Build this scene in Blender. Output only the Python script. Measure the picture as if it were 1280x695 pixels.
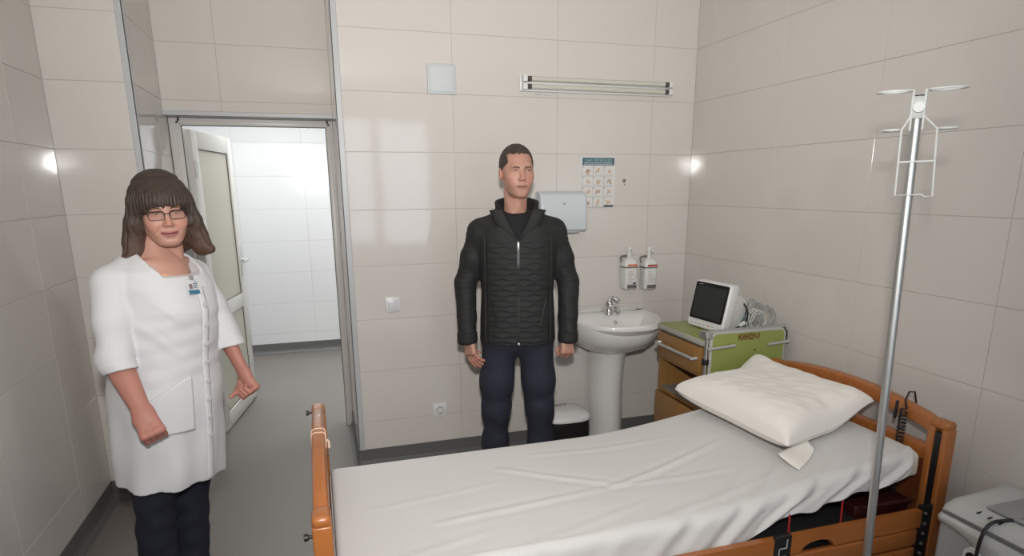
import bpy, bmesh, math, random
import numpy as np
from mathutils import Matrix, Vector
random.seed(7); np.random.seed(7)
for o in list(bpy.data.objects): bpy.data.objects.remove(o)
SC = bpy.context.scene
COL = SC.collection
PI = math.pi

# ------------------------------------------------------------------ camera
CAM_H = 1.58
F_PX, PITCH, YAW, ROLL = 785.62, 0.23991, 0.29784, -0.00683
cy_, sy_, cp_, sp_ = math.cos(YAW), math.sin(YAW), math.cos(PITCH), math.sin(PITCH)
fw = Vector((sy_*cp_, cy_*cp_, -sp_)); rt = Vector((cy_, -sy_, 0)); up = rt.cross(fw)
r2 = rt*math.cos(ROLL) + up*math.sin(ROLL); u2 = -rt*math.sin(ROLL) + up*math.cos(ROLL)
cam_d = bpy.data.cameras.new('camera'); cam = bpy.data.objects.new('camera', cam_d); COL.objects.link(cam)
cam.matrix_world = Matrix(((r2.x, u2.x, -fw.x, 0), (r2.y, u2.y, -fw.y, 0), (r2.z, u2.z, -fw.z, CAM_H), (0, 0, 0, 1)))
cam_d.sensor_fit = 'HORIZONTAL'; cam_d.sensor_width = 36.0; cam_d.lens = 36.0*F_PX/1280.0
cam_d.shift_y = (427-347.5)/1280.0; cam_d.clip_start = 0.02
SC.camera = cam

# ------------------------------------------------------------------ world, lights, exposure
w = bpy.data.worlds.new('world'); SC.world = w; w.use_nodes = True
w.node_tree.nodes['Background'].inputs[0].default_value = (0.80, 0.90, 1.0, 1)
w.node_tree.nodes['Background'].inputs[1].default_value = 3.0      # overcast daylight seen through the window behind
SC.view_settings.view_transform = 'Standard'; SC.view_settings.look = 'None'
SC.view_settings.gamma = 1.0; SC.view_settings.use_curve_mapping = False
SC.view_settings.exposure = 0.30

def lamp(name, kind, loc, energy, color=(1, 1, 1), radius=0.05, target=None, size=None, angle=None, blend=0.6):
    d = bpy.data.lights.new(name, kind); d.energy = energy; d.color = color
    if kind in ('POINT', 'SPOT'): d.shadow_soft_size = radius
    if kind == 'SPOT': d.spot_size = angle; d.spot_blend = blend
    if kind == 'AREA':
        d.shape = 'RECTANGLE'; d.size, d.size_y = size
    o = bpy.data.objects.new(name, d); COL.objects.link(o); o.location = loc
    if target is not None:
        v = Vector(target) - Vector(loc); o.rotation_euler = v.to_track_quat('-Z', 'Y').to_euler()
    return o
# the photographer's flash sits just above the lens: a bare part forward and the main head bounced off the ceiling
lamp('flash_direct', 'SPOT', (0.0, -0.02, 1.84), 172.0, (1.0, 0.975, 0.945), 0.045, target=(0.75, 3.5, 1.45), angle=1.9, blend=1.0)
lamp('flash_bounce', 'SPOT', (0.0, -0.02, 1.84), 124.0, (1.0, 0.97, 0.935), 0.06, target=(0.35, 1.1, 2.65), angle=1.9, blend=1.0)

# ------------------------------------------------------------------ materials
MATS = {}
def mat(name, col, rough=0.5, metal=0.0, spec=0.5, bump=None, noise=None, trans=0.0, emit=None, coat=0.0, sheen=0.0, sss=0.0, attr=None, alpha=1.0):
    if name in MATS: return MATS[name]
    m = bpy.data.materials.new(name); m.use_nodes = True; nt = m.node_tree; b = nt.nodes['Principled BSDF']
    b.inputs['Base Color'].default_value = (*col, 1); b.inputs['Roughness'].default_value = rough
    b.inputs['Metallic'].default_value = metal; b.inputs['Specular IOR Level'].default_value = spec
    b.inputs['Transmission Weight'].default_value = trans; b.inputs['Coat Weight'].default_value = coat
    b.inputs['Sheen Weight'].default_value = sheen
    if sss: 
        b.inputs['Subsurface Weight'].default_value = sss; b.inputs['Subsurface Scale'].default_value = 0.008
        b.inputs['Subsurface Radius'].default_value = (1.0, 0.35, 0.2)
    if emit: b.inputs['Emission Color'].default_value = (*emit[0], 1); b.inputs['Emission Strength'].default_value = emit[1]
    tc = nt.nodes.new('ShaderNodeTexCoord')
    def nz(scale, detail=4, vec='Object', stretch=None):
        n = nt.nodes.new('ShaderNodeTexNoise'); n.inputs['Scale'].default_value = scale; n.inputs['Detail'].default_value = detail
        if stretch:
            mp = nt.nodes.new('ShaderNodeMapping'); mp.inputs['Scale'].default_value = stretch
            nt.links.new(tc.outputs[vec], mp.inputs['Vector']); nt.links.new(mp.outputs['Vector'], n.inputs['Vector'])
        else: nt.links.new(tc.outputs[vec], n.inputs['Vector'])
        return n
    src = None
    if attr:
        a = nt.nodes.new('ShaderNodeVertexColor'); a.layer_name = attr; src = a.outputs['Color']
    if noise:            # (scale, amount, stretch or None, second colour)
        sc, amt, stz, col2 = noise
        n = nz(sc, 5, 'Object', stz); r = nt.nodes.new('ShaderNodeValToRGB')
        r.color_ramp.elements[0].position = 0.35; r.color_ramp.elements[1].position = 0.65
        nt.links.new(n.outputs['Fac'], r.inputs['Fac'])
        mx = nt.nodes.new('ShaderNodeMixRGB'); mx.blend_type = 'MIX'
        ml = nt.nodes.new('ShaderNodeMath'); ml.operation = 'MULTIPLY'; ml.inputs[1].default_value = amt
        nt.links.new(r.outputs['Color'], ml.inputs[0]); nt.links.new(ml.outputs[0], mx.inputs[0])
        if src: nt.links.new(src, mx.inputs[1])
        else: mx.inputs[1].default_value = (*col, 1)
        mx.inputs[2].default_value = (*col2, 1); src = mx.outputs[0]
    if src: nt.links.new(src, b.inputs['Base Color'])
    if bump:             # (scale, strength, distance, stretch or None)
        n = nz(bump[0], 6, 'Object', bump[3] if len(bump) > 3 else None); bp = nt.nodes.new('ShaderNodeBump')
        bp.inputs['Strength'].default_value = bump[1]; bp.inputs['Distance'].default_value = bump[2]
        nt.links.new(n.outputs['Fac'], bp.inputs['Height']); nt.links.new(bp.outputs['Normal'], b.inputs['Normal'])
    MATS[name] = m
    return m
M_TILE = mat('glazed_wall_tile', (0.655, 0.617, 0.578), 0.075, spec=0.5, bump=(3.0, 0.08, 0.01), noise=(1.6, 0.25, None, (0.62, 0.582, 0.543)))
M_GROUT = mat('tile_grout', (0.47, 0.435, 0.40), 0.8)
M_CTILE = mat('corridor_tile', (0.72, 0.72, 0.735), 0.075, spec=0.5, bump=(3.0, 0.08, 0.01))
M_TRIM = mat('plastic_corner_trim', (0.47, 0.485, 0.49), 0.4)
M_FLOOR = mat('vinyl_floor', (0.19, 0.169, 0.156), 0.42, spec=0.4, noise=(420, 0.45, None, (0.255, 0.237, 0.222)), bump=(500, 0.06, 0.002))
M_CFLOOR = M_FLOOR
M_BASE = mat('vinyl_skirting', (0.115, 0.113, 0.112), 0.45, spec=0.4, noise=(300, 0.4, None, (0.16, 0.155, 0.15)))
M_CEIL = mat('ceiling_paint', (0.80, 0.79, 0.77), 0.8)
M_PVC = mat('white_pvc', (0.62, 0.60, 0.575), 0.32)
M_DOORP = mat('door_panel_cream', (0.50, 0.475, 0.40), 0.38)
M_GASKET = mat('dark_gasket', (0.10, 0.095, 0.09), 0.6)
M_WHITE = mat('white_plastic', (0.72, 0.72, 0.71), 0.35)
M_GREYP = mat('grey_plastic', (0.42, 0.43, 0.43), 0.4)
M_BLACK = mat('black_plastic', (0.012, 0.012, 0.013), 0.4)
M_RUBBER = mat('black_rubber', (0.02, 0.02, 0.021), 0.6)
M_CHROME = mat('chrome', (0.72, 0.72, 0.73), 0.14, metal=1.0)
M_STEEL = mat('brushed_steel', (0.58, 0.59, 0.59), 0.45, metal=1.0)
M_WIRE = mat('white_coated_wire', (0.60, 0.61, 0.59), 0.35)
M_CERAM = mat('white_ceramic', (0.76, 0.745, 0.725), 0.08, coat=0.3)
M_WOOD = mat('orange_beech', (0.40, 0.138, 0.036), 0.32, coat=0.25, noise=(9, 0.55, (1, 6, 1), (0.32, 0.10, 0.024)))
M_WOODX = mat('orange_beech_along', (0.40, 0.138, 0.036), 0.32, coat=0.25, noise=(9, 0.55, (0.8, 8, 8), (0.32, 0.10, 0.024)))
M_WOODD = mat('shaded_wood_panel', (0.19, 0.055, 0.018), 0.45, noise=(9, 0.5, (1, 1, 6), (0.15, 0.04, 0.013)))  # bed board panels: shade below the rail is put into this darker wood colour
M_CABW = mat('oak_laminate', (0.30, 0.155, 0.046), 0.42, noise=(14, 0.5, (6, 6, 0.7), (0.24, 0.115, 0.032)))
M_GREEN = mat('green_laminate', (0.255, 0.300, 0.080), 0.38, noise=(6, 0.2, None, (0.27, 0.315, 0.095)))
M_SHEET = mat('white_sheet', (0.63, 0.615, 0.60), 0.85, sheen=0.2, bump=(900, 0.10, 0.001))
M_PILLOW = mat('cream_pillowcase', (0.84, 0.80, 0.75), 0.85, sheen=0.2, bump=(900, 0.10, 0.001))
M_MATT = mat('cream_mattress', (0.60, 0.54, 0.44), 0.8)

# ------------------------------------------------------------------ helpers
def tag(o, label=None, cat=None, group=None, kind=None):
    if label: o['label'] = label
    if cat: o['category'] = cat
    if group: o['group'] = group
    if kind: o['kind'] = kind
    return o
def thing(name, label, cat, loc=(0, 0, 0), rz=0.0, group=None):
    o = bpy.data.objects.new(name, None); COL.objects.link(o); o.location = loc; o.rotation_euler = (0, 0, rz)
    o.empty_display_size = 0.1
    return tag(o, label, cat, group)
def link(name, me, m=None, parent=None, loc=None, rot=None, smooth=None):
    o = bpy.data.objects.new(name, me); COL.objects.link(o)
    if m is not None and len(me.materials) == 0: me.materials.append(m)
    if parent is not None: o.parent = parent
    if loc is not None: o.location = loc
    if rot is not None: o.rotation_euler = rot
    return o
def shade(me, angle=None):
    """smooth shading; edges sharper than `angle` (radians) are marked sharp"""
    n = len(me.polygons); me.polygons.foreach_set('use_smooth', [True]*n)
    if angle is not None:
        bm = bmesh.new(); bm.from_mesh(me)
        for e in bm.edges:
            if len(e.link_faces) == 2 and e.calc_face_angle(0) > angle: e.smooth = False
        bm.to_mesh(me); bm.free()
    me.update()
class MB:
    def __init__(s): s.v = []; s.f = []
    def add(s, vs, fs):
        n = len(s.v); s.v += [tuple(p) for p in vs]; s.f += [tuple(i+n for i in f) for f in fs]; return s
    def box(s, x0, x1, y0, y1, z0, z1, b=0.0):
        if b <= 0:
            vs = [(x, y, z) for x in (x0, x1) for y in (y0, y1) for z in (z0, z1)]
            return s.add(vs, [(0, 1, 3, 2), (4, 6, 7, 5), (0, 4, 5, 1), (2, 3, 7, 6), (0, 2, 6, 4), (1, 5, 7, 3)])
        bm = bmesh.new(); bmesh.ops.create_cube(bm, size=1.0)
        for v in bm.verts:
            v.co = Vector(((x0+x1)/2+v.co.x*(x1-x0), (y0+y1)/2+v.co.y*(y1-y0), (z0+z1)/2+v.co.z*(z1-z0)))
        bmesh.ops.bevel(bm, geom=list(bm.edges), offset=min(b, (x1-x0)*.49, (y1-y0)*.49, (z1-z0)*.49), segments=3 if b > 0.004 else 2, profile=0.5, affect='EDGES')
        return s.bm(bm)
    def bm(s, bm):
        bm.verts.ensure_lookup_table(); bm.verts.index_update()
        s.add([v.co[:] for v in bm.verts], [[v.index for v in f.verts] for f in bm.faces]); bm.free(); return s
    def tube(s, pts, r, n=10, closed=False, cap=True):
        P = [Vector(p) for p in pts]; m = len(P); rs = r if hasattr(r, '__len__') else [r]*m
        T = []
        for i in range(m):
            a = P[(i-1) % m] if (closed or i > 0) else P[i]; c = P[(i+1) % m] if (closed or i < m-1) else P[i]
            d = (c-a); T.append(d.normalized() if d.length > 1e-9 else Vector((0, 0, 1)))
        nrm = T[0].orthogonal().normalized(); vs = []
        for i in range(m):
            nrm = (nrm - T[i]*nrm.dot(T[i])); nrm = nrm.normalized() if nrm.length > 1e-6 else T[i].orthogonal().normalized()
            bn = T[i].cross(nrm)
            for k in range(n):
                a = 2*PI*k/n; vs.append(P[i] + (nrm*math.cos(a) + bn*math.sin(a))*rs[i])
        fs = []
        for i in range(m if closed else m-1):
            j = (i+1) % m
            for k in range(n): fs.append((i*n+k, i*n+(k+1) % n, j*n+(k+1) % n, j*n+k))
        if cap and not closed: fs += [tuple(range(n-1, -1, -1)), tuple((m-1)*n+k for k in range(n))]
        return s.add(vs, fs)
    def cyl(s, a, b, r, n=20): return s.tube([a, b], r, n)
    def lathe(s, prof, c=(0, 0, 0), n=32, sx=1.0, sy=1.0, cap0=True, cap1=True):
        vs = []; m = len(prof)
        for r, z in prof:
            for k in range(n):
                a = 2*PI*k/n; vs.append((c[0]+r*math.cos(a)*sx, c[1]+r*math.sin(a)*sy, c[2]+z))
        fs = [(i*n+k, i*n+(k+1) % n, (i+1)*n+(k+1) % n, (i+1)*n+k) for i in range(m-1) for k in range(n)]
        if cap0: fs.append(tuple(range(n-1, -1, -1)))
        if cap1: fs.append(tuple((m-1)*n+k for k in range(n)))
        return s.add(vs, fs)
    def prism(s, poly, axis, a, b):
        """extrude a 2-D polygon along axis ('x','y','z') from a to b"""
        def mk(p, t): return {'x': (t, p[0], p[1]), 'y': (p[0], t, p[1]), 'z': (p[0], p[1], t)}[axis]
        n = len(poly); vs = [mk(p, a) for p in poly] + [mk(p, b) for p in poly]
        return s.add(vs, [tuple(range(n)), tuple(range(2*n-1, n-1, -1))] + [(i, i+n, (i+1) % n+n, (i+1) % n) for i in range(n)])
    def grid(s, fn, nu, nv):
        vs = [fn(i/(nu-1), j/(nv-1)) for i in range(nu) for j in range(nv)]
        return s.add(vs, [(i*nv+j, (i+1)*nv+j, (i+1)*nv+j+1, i*nv+j+1) for i in range(nu-1) for j in range(nv-1)])
    def mesh(s, name, smooth=None):
        me = bpy.data.meshes.new(name); me.from_pydata(s.v, [], s.f)
        bm = bmesh.new(); bm.from_mesh(me); bmesh.ops.recalc_face_normals(bm, faces=bm.faces); bm.to_mesh(me); bm.free()
        if smooth is not None: shade(me, smooth)
        return me
    def build(s, name, m, parent=None, smooth=0.6, loc=None, rot=None):
        return link(name, s.mesh(name, smooth), m, parent, loc, rot)
def bez(pts, n=12, closed=False):
    """Catmull-Rom curve through points"""
    P = [Vector(p) for p in pts]; m = len(P); out = []
    for i in range(m if closed else m-1):
        g = lambda k: P[k % m] if closed else P[max(0, min(m-1, k))]
        a, b, c, d = g(i-1), g(i), g(i+1), g(i+2)
        for k in range(n):
            t = k/n
            out.append(0.5*((2*b)+(c-a)*t+(2*a-5*b+4*c-d)*t*t+(3*b-a-3*c+d)*t**3))
    if not closed: out.append(P[-1])
    return out
def rrect(w, h, r, n=5, cx=0, cy=0):
    out = []
    for (sx, sy, a0) in ((1, 1, 0), (-1, 1, PI/2), (-1, -1, PI), (1, -1, 1.5*PI)):
        for k in range(n+1):
            a = a0+PI/2*k/n; out.append((cx+sx*(w/2-r)+r*math.cos(a), cy+sy*(h/2-r)+r*math.sin(a)))
    return out
def text_mesh(txt, size, bold=0.0, align='CENTER', extr=0.0004):
    c = bpy.data.curves.new('lettering', 'FONT'); c.body = txt; c.size = size; c.align_x = align; c.align_y = 'CENTER'; c.extrude = extr; c.offset = bold
    o = bpy.data.objects.new('lettering', c); COL.objects.link(o)
    dg = bpy.context.evaluated_depsgraph_get(); me = bpy.data.meshes.new_from_object(o.evaluated_get(dg))
    bpy.data.objects.remove(o); me.materials.clear(); return me

# ------------------------------------------------------------------ the room shell
D, RW, LW, CE = 3.517, 2.24, -1.125, 2.65        # back wall, right wall, left wall, ceiling
RXL, RXR = -0.765, 0.148                         # door recess
HD, FR, CD = 4.11, 4.22, 6.45                    # header face, door frame, corridor wall
RE = -1.2                                        # wall behind the camera
ZR = [0.1] + [round(0.269+0.3*i, 4) for i in range(8)] + [CE]
TILE_ME = {}
def tile_mesh(wd, ht):
    k = (round(wd, 3), round(ht, 3))
    if k not in TILE_ME:
        a, b, c, t = wd/2-0.0010, ht/2-0.0010, 0.0009, 0.004
        vs = [(-a, -b, -t), (a, -b, -t), (a, b, -t), (-a, b, -t), (-a, -b, -c), (a, -b, -c), (a, b, -c), (-a, b, -c),
              (-a+c, -b+c, 0), (a-c, -b+c, 0), (a-c, b-c, 0), (-a+c, b-c, 0)]
        fs = [(0, 1, 5, 4), (1, 2, 6, 5), (2, 3, 7, 6), (3, 0, 4, 7), (4, 5, 9, 8), (5, 6, 10, 9), (6, 7, 11, 10), (7, 4, 8, 11), (8, 9, 10, 11)]
        me = bpy.data.meshes.new('tile'); me.from_pydata(vs, [], fs); me.update(); TILE_ME[k] = me
    return TILE_ME[k]
def tiles(parent, origin, ud, us, vs, m, jit=0.0007):
    """tiles between the joints us (along ud) and vs (up); front face through origin, facing ud x up"""
    O, U, V = Vector(origin), Vector(ud), Vector((0, 0, 1)); N = U.cross(V)
    for i in range(len(us)-1):
        for j in range(len(vs)-1):
            wd, ht = us[i+1]-us[i], vs[j+1]-vs[j]
            if wd < 0.01 or ht < 0.01: continue
            me = tile_mesh(wd, ht)
            if m is not M_TILE:
                k = (round(wd, 3), round(ht, 3), m.name)
                if k not in TILE_ME: TILE_ME[k] = me.copy(); TILE_ME[k].materials.clear()
                me = TILE_ME[k]
            o = link('tile', me, m, parent)
            p = O + U*((us[i]+us[i+1])/2) + V*((vs[j]+vs[j+1])/2)
            mtx = Matrix(((U.x, V.x, N.x, p.x), (U.y, V.y, N.y, p.y), (U.z, V.z, N.z, p.z), (0, 0, 0, 1)))
            o.matrix_world = mtx @ Matrix.Rotation(random.uniform(-jit, jit), 4, 'X') @ Matrix.Rotation(random.uniform(-jit, jit), 4, 'Y')
def struct(name, mb, m): return tag(mb.build(name, m, smooth=None), kind='structure')
G = 0.0022     # grout sits this far behind the tile face
fl = struct('floor', MB().box(LW-.2, RW+.2, RE-.2, D+.02, -.12, 0).box(RXL-.02, RXR+.02, D+.02, FR, -.12, 0).box(-3.2, 3.2, FR, CD+.2, -.12, 0), M_FLOOR)
ce = struct('ceiling', MB().box(LW-.2, RW+.2, RE-.2, FR+.1, CE, CE+.1).box(-3.2, 3.2, FR+.1, CD+.2, CE, CE+.1), M_CEIL)
# back wall: right of the recess, left of the recess
wb = struct('wall_back', MB().box(RXR+.004, RW+.2, D+G, FR+.12, 0, CE), M_GROUT)
tiles(wb, (0, D, 0), (1, 0, 0), [RXR+.030, .757, 1.357, 1.957, RW], ZR, M_TILE)
wbl = struct('wall_back_left', MB().box(LW-.2, RXL-.004, D+G, FR+.12, 0, CE), M_GROUT)
tiles(wbl, (0, D, 0), (1, 0, 0), [LW, RXL-.030], ZR, M_TILE)
# side walls
wr = struct('wall_right', MB().box(RW+G, RW+.2, RE-.2, D+.2, 0, CE), M_GROUT)
tiles(wr, (RW, 0, 0), (0, -1, 0), [-D] + [-3.36+.6*i for i in range(8)] + [-RE], ZR, M_TILE)
wl = struct('wall_left', MB().box(LW-.2, LW-G, RE-.2, D+.2, 0, CE), M_GROUT)
tiles(wl, (LW, 0, 0), (0, 1, 0), [RE] + [3.117-.6*i for i in range(7, -1, -1)] + [D], ZR, M_TILE)
# door recess: two reveals and the tiled header
wrl = struct('wall_recess_left', MB().box(RXL-.05, RXL-G, D+.004, FR+.1, 0, CE), M_GROUT)
tiles(wrl, (RXL, 0, 0), (0, 1, 0), [D+.006, 3.95, FR], ZR, M_TILE)
wrr = struct('wall_recess_right', MB().box(RXR+G, RXR+.05, D+.004, FR+.1, 0, CE), M_GROUT)
tiles(wrr, (RXR, 0, 0), (0, -1, 0), [-FR, -3.95, -D-.006], ZR, M_TILE)
wh = struct('wall_header', MB().box(RXL, RXR, HD+G, FR+.12, 1.995, CE), M_GROUT)
tiles(wh, (0, HD, 0), (1, 0, 0), [RXL, -.458, RXR], [2.012, 2.069, 2.369, CE], M_TILE)
# corridor
wc = struct('wall_corridor_back', MB().box(-3.2, 3.2, CD+G, CD+.2, 0, CE), M_GROUT)
tiles(wc, (0, CD, 0), (1, 0, 0), [-2.47, -1.87, -1.27, -.67, -.07, .53, 1.13, 1.73], [0.1, .20, .50, .80, 1.10, 1.40, 1.70, 2.0, 2.3, 2.6, CE], M_CTILE)
struct('wall_corridor_left', MB().box(-3.4, -3.2, FR, CD+.2, 0, CE), M_CTILE)
struct('wall_corridor_right', MB().box(3.2, 3.4, FR, CD+.2, 0, CE), M_CTILE)
struct('wall_corridor_front_left', MB().box(-3.2, LW-.2, FR, FR+.12, 0, CE), M_CTILE)
struct('wall_corridor_front_right', MB().box(RW+.2, 3.2, FR, FR+.12, 0, CE), M_CTILE)
# wall behind the camera with the window that lights the room
WX0, WX1, WZ0, WZ1 = 0.36, 1.50, 0.85, 2.46
struct('wall_rear', MB().box(LW-.2, WX0, RE-.2, RE, 0, CE).box(WX1, RW+.2, RE-.2, RE, 0, CE).box(WX0, WX1, RE-.2, RE, 0, WZ0).box(WX0, WX1, RE-.2, RE, WZ1, CE), M_TILE)
wn = struct('window_1', MB().box(WX0, WX0+.06, RE-.12, RE-.05, WZ0, WZ1).box(WX1-.06, WX1, RE-.12, RE-.05, WZ0, WZ1).box(WX0, WX1, RE-.12, RE-.05, WZ0, WZ0+.06)
       .box(WX0, WX1, RE-.12, RE-.05, WZ1-.06, WZ1).box(.74, .84, RE-.12, RE-.05, WZ0, WZ1), M_PVC)
# skirting with a coved foot
def skirt(name, pts_fn, a, b, m=M_BASE):
    prof = [(0.0, 0.1), (0.004, 0.1), (0.005, 0.035), (0.010, 0.017), (0.020, 0.006), (0.036, 0.001), (0.036, 0.0), (0, 0)]
    n = len(prof); vs = [pts_fn(d, z, a) for d, z in prof] + [pts_fn(d, z, b) for d, z in prof]
    mb = MB().add(vs, [tuple(range(n)), tuple(range(2*n-1, n-1, -1))] + [(i, i+n, (i+1) % n+n, (i+1) % n) for i in range(n)])
    return struct(name, mb, m)
skirt('baseboard_back', lambda d, z, t: (t, D-d, z), RXR, RW)
skirt('baseboard_back_left', lambda d, z, t: (t, D-d, z), LW, RXL)
skirt('baseboard_left', lambda d, z, t: (LW+d, t, z), RE, D)
skirt('baseboard_right', lambda d, z, t: (RW-d, t, z), RE, D)
skirt('baseboard_recess_left', lambda d, z, t: (RXL+d, t, z), D, FR)
skirt('baseboard_recess_right', lambda d, z, t: (RXR-d, t, z), D, FR)
skirt('baseboard_corridor', lambda d, z, t: (t, CD-d, z), -3.2, 3.2)
# plastic corner strips and header edge
struct('trim_1', MB().box(RXR-.002, RXR+.030, D-.003, D+.004, .1, CE, .001).box(RXR-.003, RXR+.004, D-.003, D+.016, .1, CE, .001), M_TRIM)
struct('trim_2', MB().box(RXL-.030, RXL+.002, D-.003, D+.004, .1, CE, .001).box(RXL-.004, RXL+.003, D-.003, D+.016, .1, CE, .001), M_TRIM)
struct('trim_3', MB().box(RXL, RXR, HD-.004, HD+.02, 1.988, 2.012, .002).box(RXL, RXR, HD, FR+.02, 1.988, 1.996), M_TRIM)

# corridor lamps (the corridor is brightly lit)
def ceiling_panel(loc, sx, sy, strength, label):
    t = thing('ceiling_light', label, 'ceiling light', loc)
    MB().box(-sx/2, sx/2, -sy/2, sy/2, -.05, 0, .006).build('housing', M_WHITE, t)
    e = mat('lit_diffuser', (.9, .9, .9), .5, emit=((0.95, 1.0, 0.99), strength))
    MB().box(-sx/2+.02, sx/2-.02, -sy/2+.02, sy/2-.02, -.056, -.049, .002).build('diffuser', e, t)
    return t
ceiling_panel((-.35, 5.35, CE), 1.2, .3, 30.0, 'lit white ceiling panel in the corridor beyond the doorway')
ceiling_panel((1.6, 5.35, CE), 1.2, .3, 30.0, 'lit white ceiling panel further along the corridor, out past the door frame')
# ------------------------------------------------------------------ door
dr = tag(thing('door_1', 'white plastic door standing open into the corridor', 'door', (-.70, FR, 0)), kind='structure')
del dr['category']
X0, X1, ZT = -.70, .107, 1.947
L = lambda p: tuple(-c for c in p.location)
fb = MB()
fb.box(RXL+.002, X0, FR, FR+.07, 0, 1.986, .004).box(X1, RXR-.002, FR, FR+.07, 0, 1.986, .004).box(X0-.02, X1+.02, FR, FR+.07, ZT, 1.986, .004)
fb.box(X0-.024, X0-.008, FR-.008, FR+.002, 0, 1.97, .002).box(X1+.008, X1+.024, FR-.008, FR+.002, 0, 1.97, .002).box(X0-.024, X1+.024, FR-.008, FR+.002, ZT+.008, ZT+.022, .002)
fb.build('door_frame', M_PVC, dr, loc=L(dr))
MB().box(X0-.001, X0+.004, FR+.004, FR+.012, 0, ZT).box(X1-.004, X1+.001, FR+.004, FR+.012, 0, ZT).box(X0, X1, FR+.004, FR+.012, ZT-.004, ZT+.001).build('gasket', M_GASKET, dr, loc=L(dr))
lang = math.atan2(.784, .131)
W, T, H = .785, .05, 1.935
leaf = MB().box(0, .095, -T/2, T/2, .012, H, .004).box(W-.095, W, -T/2, T/2, .012, H, .004).box(.09, W-.09, -T/2, T/2, H-.11, H, .004).box(.09, W-.09, -T/2, T/2, .74, .84, .004).box(.09, W-.09, -T/2, T/2, .012, .12, .004)
lf = leaf.build('door_leaf', M_PVC, dr, loc=(.012, .085, 0), rot=(0, 0, lang))
for za, zb in ((.84, H-.11), (.12, .74)):
    MB().box(.093, W-.093, -.012, .012, za-.002, zb+.002).build('door_panel', M_DOORP, lf)
    g = MB()
    for s in (-1, 1):
        for (a, b, c, d) in ((.093, .098, za, zb), (W-.098, W-.093, za, zb), (.093, W-.093, za, za+.005), (.093, W-.093, zb-.005, zb)):
            g.box(a, b, min(s*.012, s*.0165), max(s*.012, s*.0165), c, d)
    g.build('glazing_gasket', M_GASKET, lf)
hd = MB()
for s in (-1, 1):
    hd.box(W-.065, W-.030, s*T/2-.004, s*T/2+.004, .96, 1.18, .003)
    hd.tube([(W-.047, s*T/2, 1.08), (W-.047, s*(T/2+.045), 1.08), (W-.055, s*(T/2+.052), 1.08), (W-.16, s*(T/2+.052), 1.075)], .009, 10)
hd.build('handle', M_STEEL, lf)
for z in (.25, 1.0, 1.7):
    MB().cyl((.0, -T/2-.006, z-.05), (.0, -T/2-.006, z+.05), .009, 12).build('hinge', M_PVC, lf)

# ------------------------------------------------------------------ things on the back wall
# square access plate
t = thing('access_plate', 'square bluish white plate fixed high on the tiled wall', 'plate', (.698, D, 2.141))
MB().box(-.077, .077, -.014, 0, -.076, .076, .004).build('frame', mat('pale_blue_white', (.56, .59, .60), .6), t)
MB().box(-.062, .062, -.018, -.013, -.062, .062, .003).build('cover', mat('pale_blue_white2', (.60, .63, .64), .65), t)
# fluorescent batten, switched off
t = thing('fluorescent_batten', 'unlit wall lamp with two bare fluorescent tubes', 'wall lamp', (1.595, D, 2.136))
MB().box(-.468, .468, -.022, 0, -.040, .040, .004).build('back_plate', M_WHITE, t)
M_TUBE = mat('unlit_tube_glass', (.60, .58, .52), .25)
for z in (.021, -.019):
    MB().tube([(-.425, -.048, z), (.425, -.048, z)], .013, 16).build('tube', M_TUBE, t)
    for s in (-1, 1):
        h = MB().box(s*.446-.012, s*.446+.012, -.064, -.02, z-.017, z+.017, .004).build('lampholder', M_WHITE, t)
        MB().cyl((s*.410, -.048, z), (s*.436, -.048, z), .0138, 14).build('tube_cap', mat('dark_metal_cap', (.12, .11, .10), .4, metal=.6), t)
for x in (-.36, -.30): MB().tube(bez([(x-.02, -.012, -.036), (x-.012, -.02, -.052), (x+.012, -.02, -.052), (x+.02, -.012, -.036)], 5), .003, 6).build('clip', M_WHITE, t)
# light switch and socket
t = thing('light_switch', 'white square light switch beside the doorway', 'light switch', (.382, D, .950))
MB().box(-.040, .040, -.009, 0, -.042, .042, .003).build('frame', M_WHITE, t)
MB().box(-.027, .027, -.014, -.008, -.029, .029, .002).build('rocker', mat('switch_rocker', (.66, .67, .68), .3), t)
t = thing('power_socket', 'white wall socket low on the tiled wall above the skirting', 'socket', (.626, D, .298))
MB().box(-.041, .041, -.010, 0, -.041, .041, .003).build('frame', M_WHITE, t)
so = MB().lathe([(.021, 0), (.021, .012), (.019, .012), (.019, .002), (0.0005, .002)], n=24).build('socket_well', mat('socket_inner', (.30, .30, .29), .4), t, rot=(PI/2, 0, 0), loc=(0, -.003, 0))
for x in (-.0095, .0095): MB().cyl((x, -.0052, 0), (x, -.0062, 0), .0042, 10).build('pin_hole', M_BLACK, t)
for z in (-.017, .017): MB().box(-.003, .003, -.0125, -.006, z-.003, z+.003).build('earth_clip', M_GASKET, t)
# towel dispenser
t = thing('paper_towel_dispenser', 'pale blue-white paper towel dispenser on the wall behind the standing man', 'dispenser', (1.365, D, 1.335))
M_DISP = mat('dispenser_plastic', (.60, .65, .675), .3)
prof = [(0, .0), (-.105, .0), (-.112, .012), (-.108, .15), (-.095, .205), (-.070, .222), (0, .225)]
b = MB(); n = 15
pts = [(p[0], p[1]) for p in prof]
b.prism(pts, 'x', -.142, .142); ob = b.build('body', M_DISP, t)
bv = ob.modifiers.new('bevel', 'BEVEL'); bv.width = .012; bv.segments = 3; bv.limit_method = 'ANGLE'; bv.angle_limit = 1.0
MB().box(-.10, .10, -.10, -.02, -.010, .001, .002).build('outlet', M_GREYP, t)
MB().cyl((.0, -.108, .155), (.0, -.113, .155), .008, 14).build('lock', M_GREYP, t)
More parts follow.
